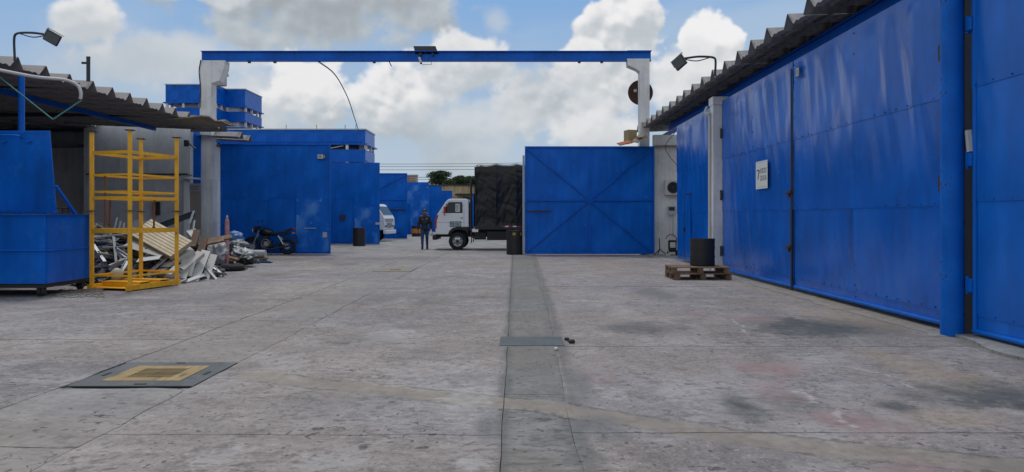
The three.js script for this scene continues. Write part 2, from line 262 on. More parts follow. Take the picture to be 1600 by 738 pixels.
  if (z < 9 && kind < 4) { let d = 9; for (const q of STRIP) { const t = segDist(x, z, q) / q[4]; if (t < d) d = t; } d += (0.5 - mid) * 0.5 + (0.5 - fine) * 0.45; if (d < 1.25) { const t = (1 - ss(0.85, 1.05, d)) * 0.9, k3 = 0.175 * (0.7 + 0.3 * big + 0.55 * mid * fine * 2); r = mix(r, k3 * 1.1, t); g = mix(g, k3 * 0.98, t); b = mix(b, k3 * 0.84, t); const ed = ss(0.8, 0.98, d) * (1 - ss(1.0, 1.2, d)) * 0.4 * ss(0.4, 0.6, worn); r *= 1 - ed; g *= 1 - ed; b *= 1 - ed; } }   // old sandy screed strip
  const cr = Math.abs(fbm(x * 0.9 + 13, z * 1.5 + 8, 5, 0.55) - 0.5), ck = (1 - ss(0.0009, 0.0032, cr)) * ss(0.5, 0.6, w1 * 0.5 + mid * 0.5) * 0.8; r *= 1 - ck; g *= 1 - ck; b *= 1 - ck;
  for (const s of list) {
    const dx = (x - s[0]) / s[2], dz = (z - s[1]) / s[3], d = Math.sqrt(dx * dx + dz * dz) + (0.5 - mid) * 1.5 + (0.5 - fine) * 0.9;
    if (d < 1.1) { const q = (1 - ss(1 - s[8], 1.1, d)) * s[7] * (0.55 + 0.9 * (1 - worn) * 0.9); const t = clamp(q); r = mix(r, s[4] * (0.7 + 0.6 * fine), t); g = mix(g, s[5] * (0.7 + 0.6 * fine), t); b = mix(b, s[6] * (0.7 + 0.6 * fine), t); }
  }
  for (const s of segs) { const d = segDist(x + (mid - 0.5) * 0.35, z + (fine - 0.5) * 0.3, s); if (d < s[4] * 2.2) { const t = (1 - ss(s[4] * 0.5, s[4] * 2.2, d)) * ss(0.38, 0.55, worn * 0.4 + fine * 0.6) * 0.5; r = mix(r, 0.42, t); g = mix(g, 0.41, t); b = mix(b, 0.40, t); } }
  o[0] = r; o[1] = g; o[2] = b;
}
const groundBump = bumpOf(0.9);
const farConcrete = [0, 1, 2].map((q) => new THREE.MeshStandardMaterial({ map: (() => { const f = torus((u, w) => fbm(u * 9 + q * 31, w * 9, 5, 0.6)), f2 = torus((u, w) => fbm(u * 50 + q * 11, w * 50, 3, 0.6)), tone = [1, 0.92, 1.07][q]; return dataTex(512, 512, (u, w, o) => { const a = f(u, w), b = f2(u, w), k = 0.215 * tone * (1 + (a - 0.5) * 0.7 + (b - 0.5) * 0.4), d = ss(0.6, 0.72, 1 - a) * 0.5; o[0] = mix(k * 1.02, 0.09, d); o[1] = mix(k * 0.98, 0.088, d); o[2] = mix(k * 0.955, 0.088, d); }, true, [1 / 5.3, 1 / 5.3]); })(), roughness: 0.92, bumpMap: groundBump, bumpScale: 0.003 }));
const ground = structure('ground', new THREE.PlaneGeometry(2400, 2400).rotateX(-Math.PI / 2).translate(0, -0.022, -600), std([0.10, 0.09, 0.08], 0.97, { bumpMap: bumpOf(1), bumpScale: 0.01 }));
const edgeJ = (s, k) => (vn(s * 2.2 + k * 17.3, k * 3.1 + 50) - 0.5) * 0.03 + (vn(s * 9 + k * 5, k) - 0.5) * 0.022;
let slabTextures = 0;
function outline(pts) { return pts; }
function slabMesh(pts, top, kind, name, parent, thick = 0.05, px = 0) {   // pts: outline in (x, z distance), any order round
  const xs = pts.map((p) => p[0]), zs = pts.map((p) => p[1]), x0 = Math.min(...xs), x1 = Math.max(...xs), z0 = Math.min(...zs), z1 = Math.max(...zs);
  const shape = new THREE.Shape(pts.map(([x, z]) => new THREE.Vector2(x, z)));
  const g = flat(new THREE.ShapeGeometry(shape)); const p = g.attributes.position, uv = g.attributes.uv, nr = g.attributes.normal;
  const own = px > 0;
  for (let i = 0; i < p.count; i++) { const x = p.getX(i), z = p.getY(i); p.setXYZ(i, x, top, -z); nr.setXYZ(i, 0, 1, 0); uv.setXY(i, own ? (x - x0) / (x1 - x0) : x, own ? (z - z0) / (z1 - z0) : z); }
  const sp = [], sn = [], su = []; const n = pts.length;
  for (let i = 0; i < n; i++) {
    const a = pts[i], b = pts[(i + 1) % n]; let nx = b[1] - a[1], nz = (b[0] - a[0]); const l = Math.hypot(nx, nz) || 1; nx /= l; nz /= l;
    const ua = own ? [(a[0] - x0) / (x1 - x0), (a[1] - z0) / (z1 - z0)] : a, ub = own ? [(b[0] - x0) / (x1 - x0), (b[1] - z0) / (z1 - z0)] : b;
    for (const [q, yy, uu] of [[a, top, ua], [a, top - thick, ua], [b, top, ub], [b, top, ub], [a, top - thick, ua], [b, top - thick, ub]]) { sp.push(q[0], yy, -q[1]); sn.push(nx, 0, nz); su.push(...uu); }
  }
  const sk = new THREE.BufferGeometry(); sk.setAttribute('position', new THREE.Float32BufferAttribute(sp, 3)); sk.setAttribute('normal', new THREE.Float32BufferAttribute(sn, 3)); sk.setAttribute('uv', new THREE.Float32BufferAttribute(su, 2));
  let mat;
  if (own) {
    const w = Math.min(2048, Math.max(64, Math.round((x1 - x0) * px))), h = Math.min(1400, Math.max(64, Math.round((z1 - z0) * Math.max(px * 0.55, 34))));
    const list = STAINS.filter((s) => Math.abs(s[0] - (x0 + x1) / 2) < s[2] * 2.2 + (x1 - x0) / 2 && Math.abs(s[1] - (z0 + z1) / 2) < s[3] * 2.2 + (z1 - z0) / 2);
    const segs = chips.filter((s) => Math.min(s[0], s[2]) < x1 + 0.3 && Math.max(s[0], s[2]) > x0 - 0.3 && Math.min(s[1], s[3]) < z1 + 0.3 && Math.max(s[1], s[3]) > z0 - 0.3);
    const map = dataTex(w, h, (u, q, o) => concrete(x0 + u * (x1 - x0), z0 + q * (z1 - z0), kind, o, list, segs)); map.wrapS = map.wrapT = THREE.ClampToEdgeWrapping; slabTextures++;
    const bm = grainTex.clone(); bm.repeat.set((x1 - x0) * 0.9, (z1 - z0) * 0.9); bm.needsUpdate = true;
    mat = new THREE.MeshStandardMaterial({ map, roughness: 0.9, bumpMap: bm, bumpScale: kind ? 0.0025 : 0.005 });
  } else mat = farConcrete[(Math.abs(Math.round(x0 * 3 + z0 * 7))) % 3];
  return part(name, [g, sk], mat, parent, true);
}
const rs = rng(11);
const lane = [(z) => -24, (z) => -13.2, (z) => -8.3, (z) => -3.8, (z) => -2.69, (z) => -0.08 + 0.0012 * z, (z) => z < 5 ? 0.385 : z < 11 ? mix(0.385, 0.52, (z - 5) / 6) : mix(0.52, 0.72, clamp((z - 11) / 17)), (z) => 5.0, (z) => 16];
const joints = { 0: [6, 14, 22, 28.5], 1: [4.25, 8.55, 12.9, 17.3, 21.6, 26.0, 30.4], 2: [-1, 4.25, 8.55, 12.9, 17.3, 21.6, 26.0, 30.4], 3: [-1, 1.9, 4.54, 7.19, 10.1, 13.4, 16.7, 20.0, 23.4, 26.8, 30.2], 4: [-1, 4.8, 10.1, 14.6, 19.3, 24.6, 30.1], 5: [-1, 5.9, 8.12, 8.73, 14.9, 22.0, 30.2], 6: [-1, 1.5, 4.85, 8.1, 11.72, 15.1, 18.6, 22.1, 25.8, 30.2], 7: [-1, 4.4, 8.7, 13.2, 18.2, 23, 28.2] };
const KIND = { 3: 2, 5: 1 };
function cell(l, z0, z1, px) {                          // edges follow the same wavering lines as the neighbours' edges
  const a = lane[l], b = lane[l + 1], gap = l === 5 ? 0.001 : l === 6 ? 0.0015 : 0.005, gz = l === 6 ? 0.006 : gap, pts = [], st = z0 < 12 ? 0.2 : 0.6;
  const jz = (x, zj) => edgeJ(x, zj * 1.37 + l * 3), jx = (z, k) => edgeJ(z, k + 100) * (k === 6 || k === 5 ? 0.6 : 1);
  const grid = (s, e) => { const o = []; for (let q = Math.ceil((s + 0.05) / st); q * st < e - 0.05; q++) o.push(q * st); return o; };
  const xa = a(z0), xb = b(z0), ya = a(z1), yb = b(z1);
  const sn = (q, k) => (vn(q * 4.3 + k * 7.7, k * 2.9) - 0.5) * (l >= 4 && l <= 6 ? 0.003 : 0.008),
    c00 = [xa + gap + jx(z0, l), z0 + gz], c10 = [xb - gap + jx(z0, l + 1), z0 + gz], c11 = [yb - gap + jx(z1, l + 1), z1 - gz], c01 = [ya + gap + jx(z1, l), z1 - gz];
  pts.push(c00, ...grid(xa, xb).map((x) => [x, z0 + gz + jz(x, z0) + sn(x, l + z0)]), c10, ...grid(z0, z1).map((z) => [b(z) - gap + jx(z, l + 1) + sn(z, l + 20), z]), c11, ...grid(ya, yb).reverse().map((x) => [x, z1 - gz + jz(x, z1) + sn(x, l + z1 + 9)]), c01, ...grid(z0, z1).reverse().map((z) => [a(z) + gap + jx(z, l) + sn(z, l + 40), z]));
  slabMesh(pts, (rs() - 0.5) * 0.005, KIND[l] ?? 0, 'slab', ground, 0.04, px);
}
for (const l of Object.keys(joints).map(Number)) {
  const js = joints[l];
  for (let i = 0; i + 1 < js.length; i++) {
    const z0 = js[i], z1 = js[i + 1];
    if (l === 5 && z0 === 8.12) continue;               // the steel cover sits here
    if (l === 3 && z0 === 4.54) { cell(l, z0, 6.12, 150); continue; }
    if (l === 3 && z0 === 7.19) { cell(l, 7.19, z1, 120); continue; }
    const inView = z1 > 3.7 && lane[l + 1](z0) > -z1 * 0.72 && lane[l](z0) < z1 * 0.72 && l > 0 && l < 7;
    cell(l, z0, z1, inView ? clamp(880 / Math.max(z0, 4), 30, 210) : 0);
  }
}
for (let l = 1; l < 7; l++) for (let z = 30.4 - (l === 4 ? 0.3 : 0.2); z < 92; z += 6.2) cell(l, z, z + 6.2, 0);
// rough apron along the foot of the right-hand doors
{ const pts = []; for (let i = 0; i <= 26; i++) { const z = 2 + i * 0.26; pts.push([5.0 + 0.02 + (i > 22 ? (i - 22) * 0.06 : 0) + edgeJ(z * 1.7, 300) * 3, z]); } for (let i = 26; i >= 0; i--) pts.push([6.2, 2 + i * 0.26]); slabMesh(pts, 0.035, 4, 'apron', ground, 0.07, 120); }
{ const pts = []; for (let i = 0; i <= 64; i++) { const z = 8.78 + i * 0.3; pts.push([5.02 + edgeJ(z * 1.7, 310) * 4, z]); } for (let i = 64; i >= 0; i--) pts.push([5.42, 8.78 + i * 0.3]); slabMesh(pts, 0.006, 4, 'apron', ground, 0.05, 60); }
// ---------------------------------------------------------------- steel sheet gates
function buckled(w, h, seed, amp, X0 = 0, Y0 = 0, LW = w, LH = h, nx = 36, ny = 26) {    // a dented sheet, 3 mm thick; dents run on from sheet to sheet of a leaf
  const g = new THREE.BoxGeometry(w, h, 0.003, nx, ny, 1), p = g.attributes.position;
  for (let i = 0; i < p.count; i++) {
    const x = p.getX(i) + X0, y = p.getY(i) + Y0, e = ss(0, 0.25, Math.min(x, LW - x)) * ss(0, 0.3, Math.min(y, LH - y)) * (0.45 + 0.75 * ss(1.8, 3.3, y));
    const n = (fbm(x * 1.3 + seed, y * 0.45 + seed * 3, 3) - 0.5) * 2 + (fbm(x * 3.6 + seed * 2 + y * 0.9, y * 0.55 + x * 0.3, 2) - 0.5) * 2.4 + (fbm(x * 0.5 + seed, y * 0.5 + 9, 2) - 0.5) * 1.5;
    p.setZ(i, p.getZ(i) + n * amp * e);
  }
  g.computeVertexNormals(); return g;
}
function gateLeaf(name, label, at, turn, { w = 4.88, h = 4.36, y0 = 0.07, cols = 2, rows = [0.18, 1.5, 2.85], mats, amp = 0.01, seed = 1, group, back = false, frame = MAT.blueDull, seams = true }) {
  const t = thing(name, label, 'gate', at, turn, group);
  const fz = back ? 0.03 : -0.03;
  const fr = [bx(0.05, h, 0.05, [0.025, y0 + h / 2, fz]), bx(0.05, h, 0.05, [w - 0.025, y0 + h / 2, fz]), bx(w - 0.1, 0.05, 0.05, [w / 2, y0 + h - 0.025, fz]), bx(w - 0.1, 0.05, 0.05, [w / 2, y0 + 0.025, fz])];
  part('frame', fr, frame, t);
  const cw = (w - 0.004) / cols, ys = [0, ...rows, h]; let k = 0;
  const riv = [];
  for (let c = 0; c < cols; c++) for (let r = 0; r + 1 < ys.length; r++) {
    const sh = ys[r + 1] - ys[r] + 0.012, sw = cw + (c + 1 < cols ? 0.012 : 0); k++;
    const s = part('sheet', buckled(sw, sh, seed, amp, c * cw + cw / 2, (ys[r] + ys[r + 1]) / 2, w, h), mats[(k + c + Math.floor(seed)) % mats.length], t);
    s.position.set(c * cw + cw / 2 + 0.002, y0 + (ys[r] + ys[r + 1]) / 2, back ? -0.012 + r * 0.0045 + (c % 2) * 0.0022 : 0.002 + r * 0.009 + (c % 2) * 0.004);
    if (seams && !back) { for (let x = 0.08; x < sw; x += 0.31) riv.push(new THREE.CylinderGeometry(0.011, 0.013, 0.012, 6).rotateX(Math.PI / 2).translate(c * cw + x, y0 + ys[r] + 0.025, 0.008 + r * 0.009 + (c % 2) * 0.004)); for (let y = 0.1; y < sh; y += 0.33) riv.push(new THREE.CylinderGeometry(0.011, 0.013, 0.012, 6).rotateX(Math.PI / 2).translate(c * cw + 0.03, y0 + ys[r] + y, 0.008 + r * 0.009 + (c % 2) * 0.004)); }
  }
  if (riv.length) { const m = part('rivets', riv, MAT.blueDull, t); m.userData.kind = 'stuff'; }
  return t;
}
const WX = 5.42;    // plane of the right-hand doors
// leaves closed along the right wall; their outside faces the yard (-x): turned so that local z points to -x and local x runs away from the camera
const RT = Math.PI * -0.5;
const right = (z) => [WX, 0, -z];
const leafA = gateLeaf('gate_leaf', 'blue steel gate leaf with white poster, beside white column', right(19.05), RT, { w: 4.84, mats: MAT.glossBlue, amp: 0.026, seed: 3, group: undefined });
const leafB = gateLeaf('gate_leaf', 'dented blue steel gate leaf between bolt rod and blue pipe column', right(14.16), RT, { w: 4.95, mats: MAT.glossBlue, amp: 0.022, seed: 8 });
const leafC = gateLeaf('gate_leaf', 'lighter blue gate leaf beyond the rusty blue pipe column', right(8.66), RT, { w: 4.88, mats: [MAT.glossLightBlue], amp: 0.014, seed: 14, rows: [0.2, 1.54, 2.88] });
const leafD = gateLeaf('gate_leaf', 'blue gate leaf with small wicket door, behind dark drum on pallets', right(24.35), RT, { w: 4.3, mats: MAT.glossBlue, amp: 0.026, seed: 21 });
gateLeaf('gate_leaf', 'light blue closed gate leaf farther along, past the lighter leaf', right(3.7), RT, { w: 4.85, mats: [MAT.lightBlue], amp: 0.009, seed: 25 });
{ // wicket door in leaf D
  const d = part('wicket_door', [bx(0.72, 1.95, 0.03, [0, 0, 0])], MAT.blue[1], leafD); d.position.set(1.6, 1.15, 0.04);
  part('door_frame', [bx(0.035, 1.98, 0.03, [-0.38, 0, 0.005]), bx(0.8, 0.035, 0.03, [0, 0.99, 0.005])], MAT.darkSteel, d);
  part('door_handle', [bx(0.06, 0.14, 0.05, [-0.33, -0.12, 0.04]), rod([-0.33, -0.12, 0.06], [-0.2, -0.12, 0.06], 0.012)], MAT.darkSteel, d);
}
{ // bottom tubes, bolt rods, latches
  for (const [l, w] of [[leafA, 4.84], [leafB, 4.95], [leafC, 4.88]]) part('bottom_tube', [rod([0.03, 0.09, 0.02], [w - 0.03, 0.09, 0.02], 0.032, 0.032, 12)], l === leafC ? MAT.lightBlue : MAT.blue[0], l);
  const bolt = (y, l, x) => part('latch', [bx(0.16, 0.05, 0.06, [x, y, 0.05]), rod([x - 0.22, y - 0.03, 0.06], [x + 0.1, y + 0.01, 0.06], 0.014, 0.014, 8), bx(0.05, 0.13, 0.05, [x - 0.05, y - 0.04, 0.05])], MAT.rust, l);
  part('bolt_rod', [rod([4.79, 0.0, 0.035], [4.79, 4.3, 0.035], 0.022, 0.022, 10), bx(0.07, 4.2, 0.012, [4.78, 2.17, 0.012])], MAT.darkSteel, leafA);
  bolt(1.92, leafA, 4.76); bolt(0.86, leafA, 4.74);
  for (const y of [0.55, 2.0, 3.6]) part('hinge', [bx(0.12, 0.22, 0.05, [0.0, y, 0.03]), rod([-0.04, y - 0.13, 0.045], [-0.04, y + 0.13, 0.045], 0.026)], MAT.darkSteel, leafA);
  for (const y of [1.85, 3.5]) part('hinge', [bx(0.1, 0.2, 0.05, [4.9, y, 0.03])], MAT.darkSteel, leafB);
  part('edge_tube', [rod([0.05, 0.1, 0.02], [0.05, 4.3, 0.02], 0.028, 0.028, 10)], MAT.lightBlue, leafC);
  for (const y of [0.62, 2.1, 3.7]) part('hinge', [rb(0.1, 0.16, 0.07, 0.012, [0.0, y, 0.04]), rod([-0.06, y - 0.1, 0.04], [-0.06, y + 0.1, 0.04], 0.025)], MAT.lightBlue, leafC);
  part('bolt_box', [bx(0.05, 0.26, 0.05, [-0.0, 2.32, 0.06], [0, 0, 0.15])], MAT.plastic, leafC);
}
// poster and number plaques
function lettered(w, h, bg, draw) { const c = document.createElement('canvas'); c.width = w; c.height = h; const x = c.getContext('2d'); x.fillStyle = bg; x.fillRect(0, 0, w, h); draw(x, w, h); const t = new THREE.CanvasTexture(c); t.colorSpace = THREE.SRGBColorSpace; return new THREE.MeshStandardMaterial({ map: t, roughness: 0.7 }); }
function plate(w, h, d = 0.006) { // thin board whose front shows the whole picture
  const g = flat(new THREE.BoxGeometry(w, h, d)), uv = g.attributes.uv, n = g.attributes.normal; for (let i = 0; i < uv.count; i++) if (n.getZ(i) < 0.5) uv.setXY(i, 0.02, 0.02); return g;
}
{
  const m = lettered(256, 400, '#e6e8e4', (x, w, h) => { x.fillStyle = '#5a6464'; x.font = 'bold 92px sans-serif'; x.save(); x.translate(98, 190); x.scale(0.66, 1.1); x.fillText('REDI', 0, -10); x.fillText('IDEA', 0, 86); x.restore(); x.strokeStyle = '#2c3038'; x.lineWidth = 20; x.beginPath(); x.arc(54, 150, 24, Math.PI * 1.05, Math.PI * 0.35); x.quadraticCurveTo(56, 205, 48, 262); x.stroke(); x.fillStyle = '#8a9290'; x.fillRect(30, 372, 200, 5); x.fillRect(24, 18, 208, 4); });
  const g = plate(0.74, 0.6, 0.004); const p = g.attributes.position; for (let i = 0; i < p.count; i++) p.setZ(i, p.getZ(i) + 0.012 * Math.abs(p.getX(i)));
  solo('poster', 'white paper poster with grey lettering taped to blue gate leaf', 'poster', g, m, [WX - 0.075, 2.34, -15.86], RT, undefined, true);
  const n = lettered(128, 96, '#2a3f63', (x) => { x.fillStyle = '#c8ccd0'; x.fillRect(6, 8, 116, 78); x.fillStyle = '#39424c'; x.font = 'bold 60px sans-serif'; x.fillText('1E', 22, 68); });
  solo('number_plaque', 'tiny number plaque high on gate leaf near the roof', 'plaque', plate(0.15, 0.2, 0.006), n, [WX - 0.055, 4.17, -13.92], RT, undefined, true);
}

// ---------------------------------------------------------------- channel roof sheets
const PROFILE = [[0, 0], [0.165, 0.235], [0.19, 0.25], [0.215, 0.235], [0.45, 0.012], [0.5, 0], [0.56, 0.03], [0.63, 0.035], [0.70, 0.008], [0.82, 0.02], [0.92, 0.005]];
function roofSheet(period, len, dir, slope, seed) {     // profile runs along z (towards the camera), the sheet along x from the eave
  const r = rng(seed), t = 0.009, top = PROFILE.map(([z, y]) => [z * period, y + (r() - 0.5) * 0.006]); top.push([period * 0.998, 0.0]);
  const pts = [...top.map(([z, y]) => [z, y + t]), ...top.slice().reverse().map(([z, y]) => [z, y])];
  const s = new THREE.Shape(pts.map(([x, y]) => new THREE.Vector2(x, y)));
  const g = flat(new THREE.ExtrudeGeometry(s, { depth: len, bevelEnabled: false }));     // x = along eave, z = length
  const p = g.attributes.position;
  for (let i = 0; i < p.count; i++) { const a = p.getX(i), y = p.getY(i), l = p.getZ(i); p.setXYZ(i, dir * l, y + slope * l, dir > 0 ? a : a); }
  if (dir > 0) for (let i = 0; i < p.count; i += 3) { const x = p.getX(i + 1), y = p.getY(i + 1), z = p.getZ(i + 1); p.setXYZ(i + 1, p.getX(i + 2), p.getY(i + 2), p.getZ(i + 2)); p.setXYZ(i + 2, x, y, z); }
  g.deleteAttribute('normal'); g.computeVertexNormals(); g.userData.ready = true; return metreUV(g);
}
// ---------------------------------------------------------------- right-hand warehouse
const EX = 4.9, EY = 4.83;
const rh = thing('warehouse', 'long warehouse with blue gates and grey channel roof beside poster', 'building', [WX, 0, -14]);
const inR = (g) => g.translate(-WX, 0, 14);
{
  const kinds = [1, 2, 3].map((s) => roofSheet(1.0, 11, 1, 0.04, s)), canopy = [1, 2, 3].map((s) => roofSheet(1.0, 1.35, 1, 0.04, s));   // far bay roof cut short; added opening lets sky light onto the party wall
  const rr = rng(3);
  for (let i = -2; i < 26; i++) { const s = part('roof_sheet', (i < 7 ? canopy : kinds)[(i + 3) % 3], MAT.cement, rh); s.position.set(EX - WX + (rr() - 0.5) * 0.05, EY + (rr() - 0.5) * 0.02, 14 - 27.4 + i * 1.0); }
  part('lintel_beam', [inR(bx(0.02, 0.28, 26, [WX + 0.3, 4.63, -14.2])), inR(bx(0.3, 0.02, 26, [WX + 0.22, 4.48, -14.2])), inR(bx(0.14, 0.02, 26, [WX + 0.3, 4.79, -14.2]))], MAT.blue[2], rh);
  part('purlin', [inR(rod([WX - 0.16, 4.80, -1.5], [WX - 0.16, 4.80, -27.2], 0.022))], MAT.darkSteel, rh);
  part('column', [inR(rb(0.3, 4.5, 0.3, 0.015, [WX - 0.1, 2.25, -19.24])), inR(bx(0.42, 0.2, 0.42, [WX - 0.06, 4.45, -19.24]))], MAT.white, rh);
  part('pipe_column', [inR(new THREE.CylinderGeometry(0.128, 0.13, 4.8, 28).translate(WX - 0.14, 2.4, -8.86))], MAT.rustyBlue, rh);
  part('dark_gap_backing', [inR(bx(0.3, 4.5, 0.55, [WX + 0.25, 2.25, -8.9]))], MAT.darkSteel, rh);  // dark box added behind the gap by the pipe column to keep it black
  part('downpipe', [inR(rod([WX - 0.29, 0, -19.3], [WX - 0.29, 4.15, -19.3], 0.035)), inR(tube([[WX - 0.29, 4.1, -19.3], [WX - 0.38, 4.2, -19.4], [WX - 0.3, 4.35, -19.5]], 0.03, 10))], MAT.plastic, rh);
  part('conduit', [inR(tube([[WX - 0.02, 4.3, -24.6], [WX + 0.3, 3.9, -27.6], [WX + 0.9, 3.3, -28.1]], 0.012, 20, 6))], MAT.black, rh);
  // party wall that faces the yard's near end, and the hidden shell
  part('party_wall', [inR(bx(10.6, 4.6, 0.25, [WX + 5.25, 2.3, -28.4]))], MAT.white, rh);
  part('back_wall', [inR(bx(0.2, 4.9, 29, [WX + 10.6, 2.45, -14.2]))], MAT.greyWall, rh);
  part('end_wall', [inR(bx(10.6, 4.6, 0.2, [WX + 5.25, 2.3, 0.2]))], MAT.greyWall, rh);
  part('upper_wall', [inR(bx(0.1, 0.4, 26, [WX + 0.4, 4.75, -14.2]))], MAT.darkSteel, rh);
}
{ // things on the party wall
  const ac = thing('air_conditioner', 'white outdoor air conditioning unit on the white wall', 'air conditioner', P(1055.5, 293.5, 28.1));
  part('casing', rb(0.82, 0.58, 0.28, 0.03), MAT.plastic, ac);
  part('fan_grille', [new THREE.TorusGeometry(0.2, 0.02, 8, 28).translate(-0.12, 0, 0.15), ...[0.06, 0.11, 0.16].map((r) => new THREE.TorusGeometry(r, 0.006, 6, 24).translate(-0.12, 0, 0.155)), new THREE.CylinderGeometry(0.05, 0.05, 0.03, 16).rotateX(Math.PI / 2).translate(-0.12, 0, 0.15)], MAT.darkSteel, ac);
  part('fan', [new THREE.CylinderGeometry(0.19, 0.19, 0.01, 28).rotateX(Math.PI / 2).translate(-0.12, 0, 0.143)], MAT.black, ac);
  for (const x of [-0.28, 0.28]) part('bracket', [bx(0.04, 0.04, 0.3, [x, -0.31, 0])], MAT.zinc, ac);
  const mb = thing('meter_box', 'grey electricity meter box with conduit below air conditioner', 'meter box', P(1049, 329, 28.15));
  part('box', [rb(0.3, 0.34, 0.16, 0.015)], MAT.zinc, mb); part('cover', [bx(0.22, 0.14, 0.01, [0, 0.06, 0.085])], MAT.darkSteel, mb);
  part('conduit', [rod([0.06, -0.17, 0], [0.06, -1.05, 0], 0.028)], MAT.zinc, mb);
  const pr = thing('pressure_washer', 'dark machine with hoses standing at the white wall foot', 'machine', P(1050, 399.5, 27.6));
  part('housing', [rb(0.3, 0.44, 0.3, 0.04, [0, 0.36, 0])], MAT.black, pr); part('panel', [rb(0.2, 0.2, 0.03, 0.01, [0, 0.4, 0.15])], MAT.plastic, pr); part('handle', [tube([[-0.16, 0.1, -0.1], [-0.17, 0.7, -0.12], [0, 0.78, -0.12], [0.17, 0.7, -0.12], [0.16, 0.1, -0.1]], 0.016)], MAT.darkSteel, pr);
  for (const s of [-1, 1]) part('wheel', [new THREE.CylinderGeometry(0.1, 0.1, 0.05, 18).rotateZ(Math.PI / 2).translate(s * 0.18, 0.1, 0)], MAT.rubber, pr);
  solo('wall_panel_board', 'small pale board leaning beside the dark machine', 'board', [bx(0.16, 0.62, 0.03, [0, 0.31, 0], [-0.12, 0, 0.06])], MAT.plastic, P(1043, 400, 27.55));
  const tr = thing('tripod_stand', 'black three legged fan stand by gate hinge', 'stand', P(1031, 399.5, 27.7));
  part('post', [rod([0, 0.2, 0], [-0.02, 0.66, 0], 0.018)], MAT.black, tr); for (const a of [0.4, 2.5, 4.6]) part('leg', [rod([0, 0.24, 0], [Math.cos(a) * 0.3, 0.01, Math.sin(a) * 0.25], 0.018)], MAT.black, tr);
  const cam = thing('security_camera', 'white security camera on bracket atop the white column', 'camera', [WX - 0.36, 4.12, -19.15], 0.6);
  part('body', [rod([0, 0, 0], [-0.16, -0.05, 0.12], 0.04)], MAT.plastic, cam); part('bracket', [rod([0, 0, 0], [0.1, 0.06, -0.05], 0.015)], MAT.plastic, cam);
}
// ---------------------------------------------------------------- the open braced gate on the right and the wall behind it
{
  const w = 4.93, h = 4.1, Z = 28.05;
  const t = gateLeaf('open_gate', 'open blue gate leaf with crossed braces, standing across the yard', [0.42, 0, -Z], 0, { w, h, y0: 0.03, cols: 4, rows: [2.05], mats: [MAT.blue[0], MAT.blue[2]], amp: 0.004, seed: 31, back: true, frame: MAT.blue[1] });
  const c = [w / 2 + 0.0, 0.03 + h / 2, 0.035];
  part('crossbar', [bx(w - 0.1, 0.05, 0.045, c)], MAT.blue[1], t);
  part('upright', [bx(0.05, h - 0.1, 0.04, [c[0], c[1], 0.037])], MAT.blue[1], t);
  for (const [x, y] of [[0.06, 0.1], [0.06, h - 0.04], [w - 0.06, 0.1], [w - 0.06, h - 0.04]]) part('brace', [bar([x, y, 0.04], [c[0], c[1], 0.04], 0.045, 0.04, new V3(0, 0, 1))], MAT.blue[1], t);
  part('bolt', [rod([0.06, 1.66, 0.07], [1.02, 1.66, 0.07], 0.022), bx(0.1, 0.08, 0.06, [0.5, 1.66, 0.06])], MAT.darkSteel, t);
  part('edge_post', [bx(0.08, 3.75, 0.08, [-0.05, 1.92, -0.12])], MAT.zinc, t);
}
// ---------------------------------------------------------------- leaves standing open along the left side
const leftLeaf = (label, Z, h, opt = {}) => gateLeaf('open_gate', label, [-11.42, 0, -Z], opt.turn ?? 0.02, { w: 4.3, h, y0: 0.02, cols: 2, rows: [2.1], mats: opt.mats ?? MAT.blue, amp: 0.005, seed: Z, seams: false, back: opt.back });
const L1 = leftLeaf('wide worn blue gate leaf behind the parked motorcycle', 28.62, 4.26, { mats: [MAT.blueDull], turn: -0.02 });
function panelOn(t, name, x, y, w, h, mat, z = 0.02) { const p = part(name, [bx(w, h, 0.02)], mat, t); p.position.set(x, y, z); return p; }
function edging(p, w, h, mat = MAT.darkSteel) { part('door_frame', [bx(0.025, h, 0.02, [-w / 2, 0, 0.008]), bx(0.025, h, 0.02, [w / 2, 0, 0.008]), bx(w + 0.02, 0.025, 0.02, [0, h / 2, 0.008])], mat, p); }
{ const d = panelOn(L1, 'wicket_door', 2.42, 1.13, 1.0, 2.1, MAT.blueDull); edging(d, 1.0, 2.1, MAT.blue[0]);
  panelOn(L1, 'worn_panel', 3.62, 1.13, 1.32, 2.12, MAT.wornBlue, 0.021);
  part('latch', [bx(0.16, 0.2, 0.04, [4.1, 0.75, 0.05]), rod([3.3, 1.0, 0.05], [3.75, 1.0, 0.05], 0.015)], MAT.zinc, L1);
  part('edge_frame', [bx(0.04, 4.2, 0.05, [4.27, 2.13, 0.03]), bx(4.3, 0.04, 0.05, [2.15, 4.25, 0.03])], MAT.blue[1], L1);
  const n = lettered(128, 80, '#3d4a5c', (x) => { x.fillStyle = '#b9c2cc'; x.fillRect(4, 4, 88, 66); x.fillStyle = '#38434f'; x.font = 'bold 50px sans-serif'; x.fillText('35', 12, 56); x.fillStyle = '#9aa6b8'; x.fillText('B', 92, 56); });
  solo('number_plaque', 'small number plaque at the upper corner of worn gate', 'plaque', plate(0.32, 0.2, 0.012), n, P(502, 245, 28.48), 0, undefined, true); }
const L2 = leftLeaf('blue gate leaf with wicket door beside a black drum', 38.9, 4.3, { mats: [MAT.blueDull, MAT.blue[1]] });
{ const d = panelOn(L2, 'wicket_door', 2.35, 1.25, 1.05, 2.3, MAT.blueDull); edging(d, 1.05, 2.3, MAT.blue[0]); part('handle', [bx(0.3, 0.3, 0.04, [0, 0.15, 0.03])], MAT.darkSteel, d); part('latch', [bx(0.2, 0.12, 0.06, [4.2, 1.1, 0.05])], MAT.zinc, L2); panelOn(L2, 'worn_panel', 3.6, 1.0, 1.2, 1.9, MAT.wornBlue, 0.021); }
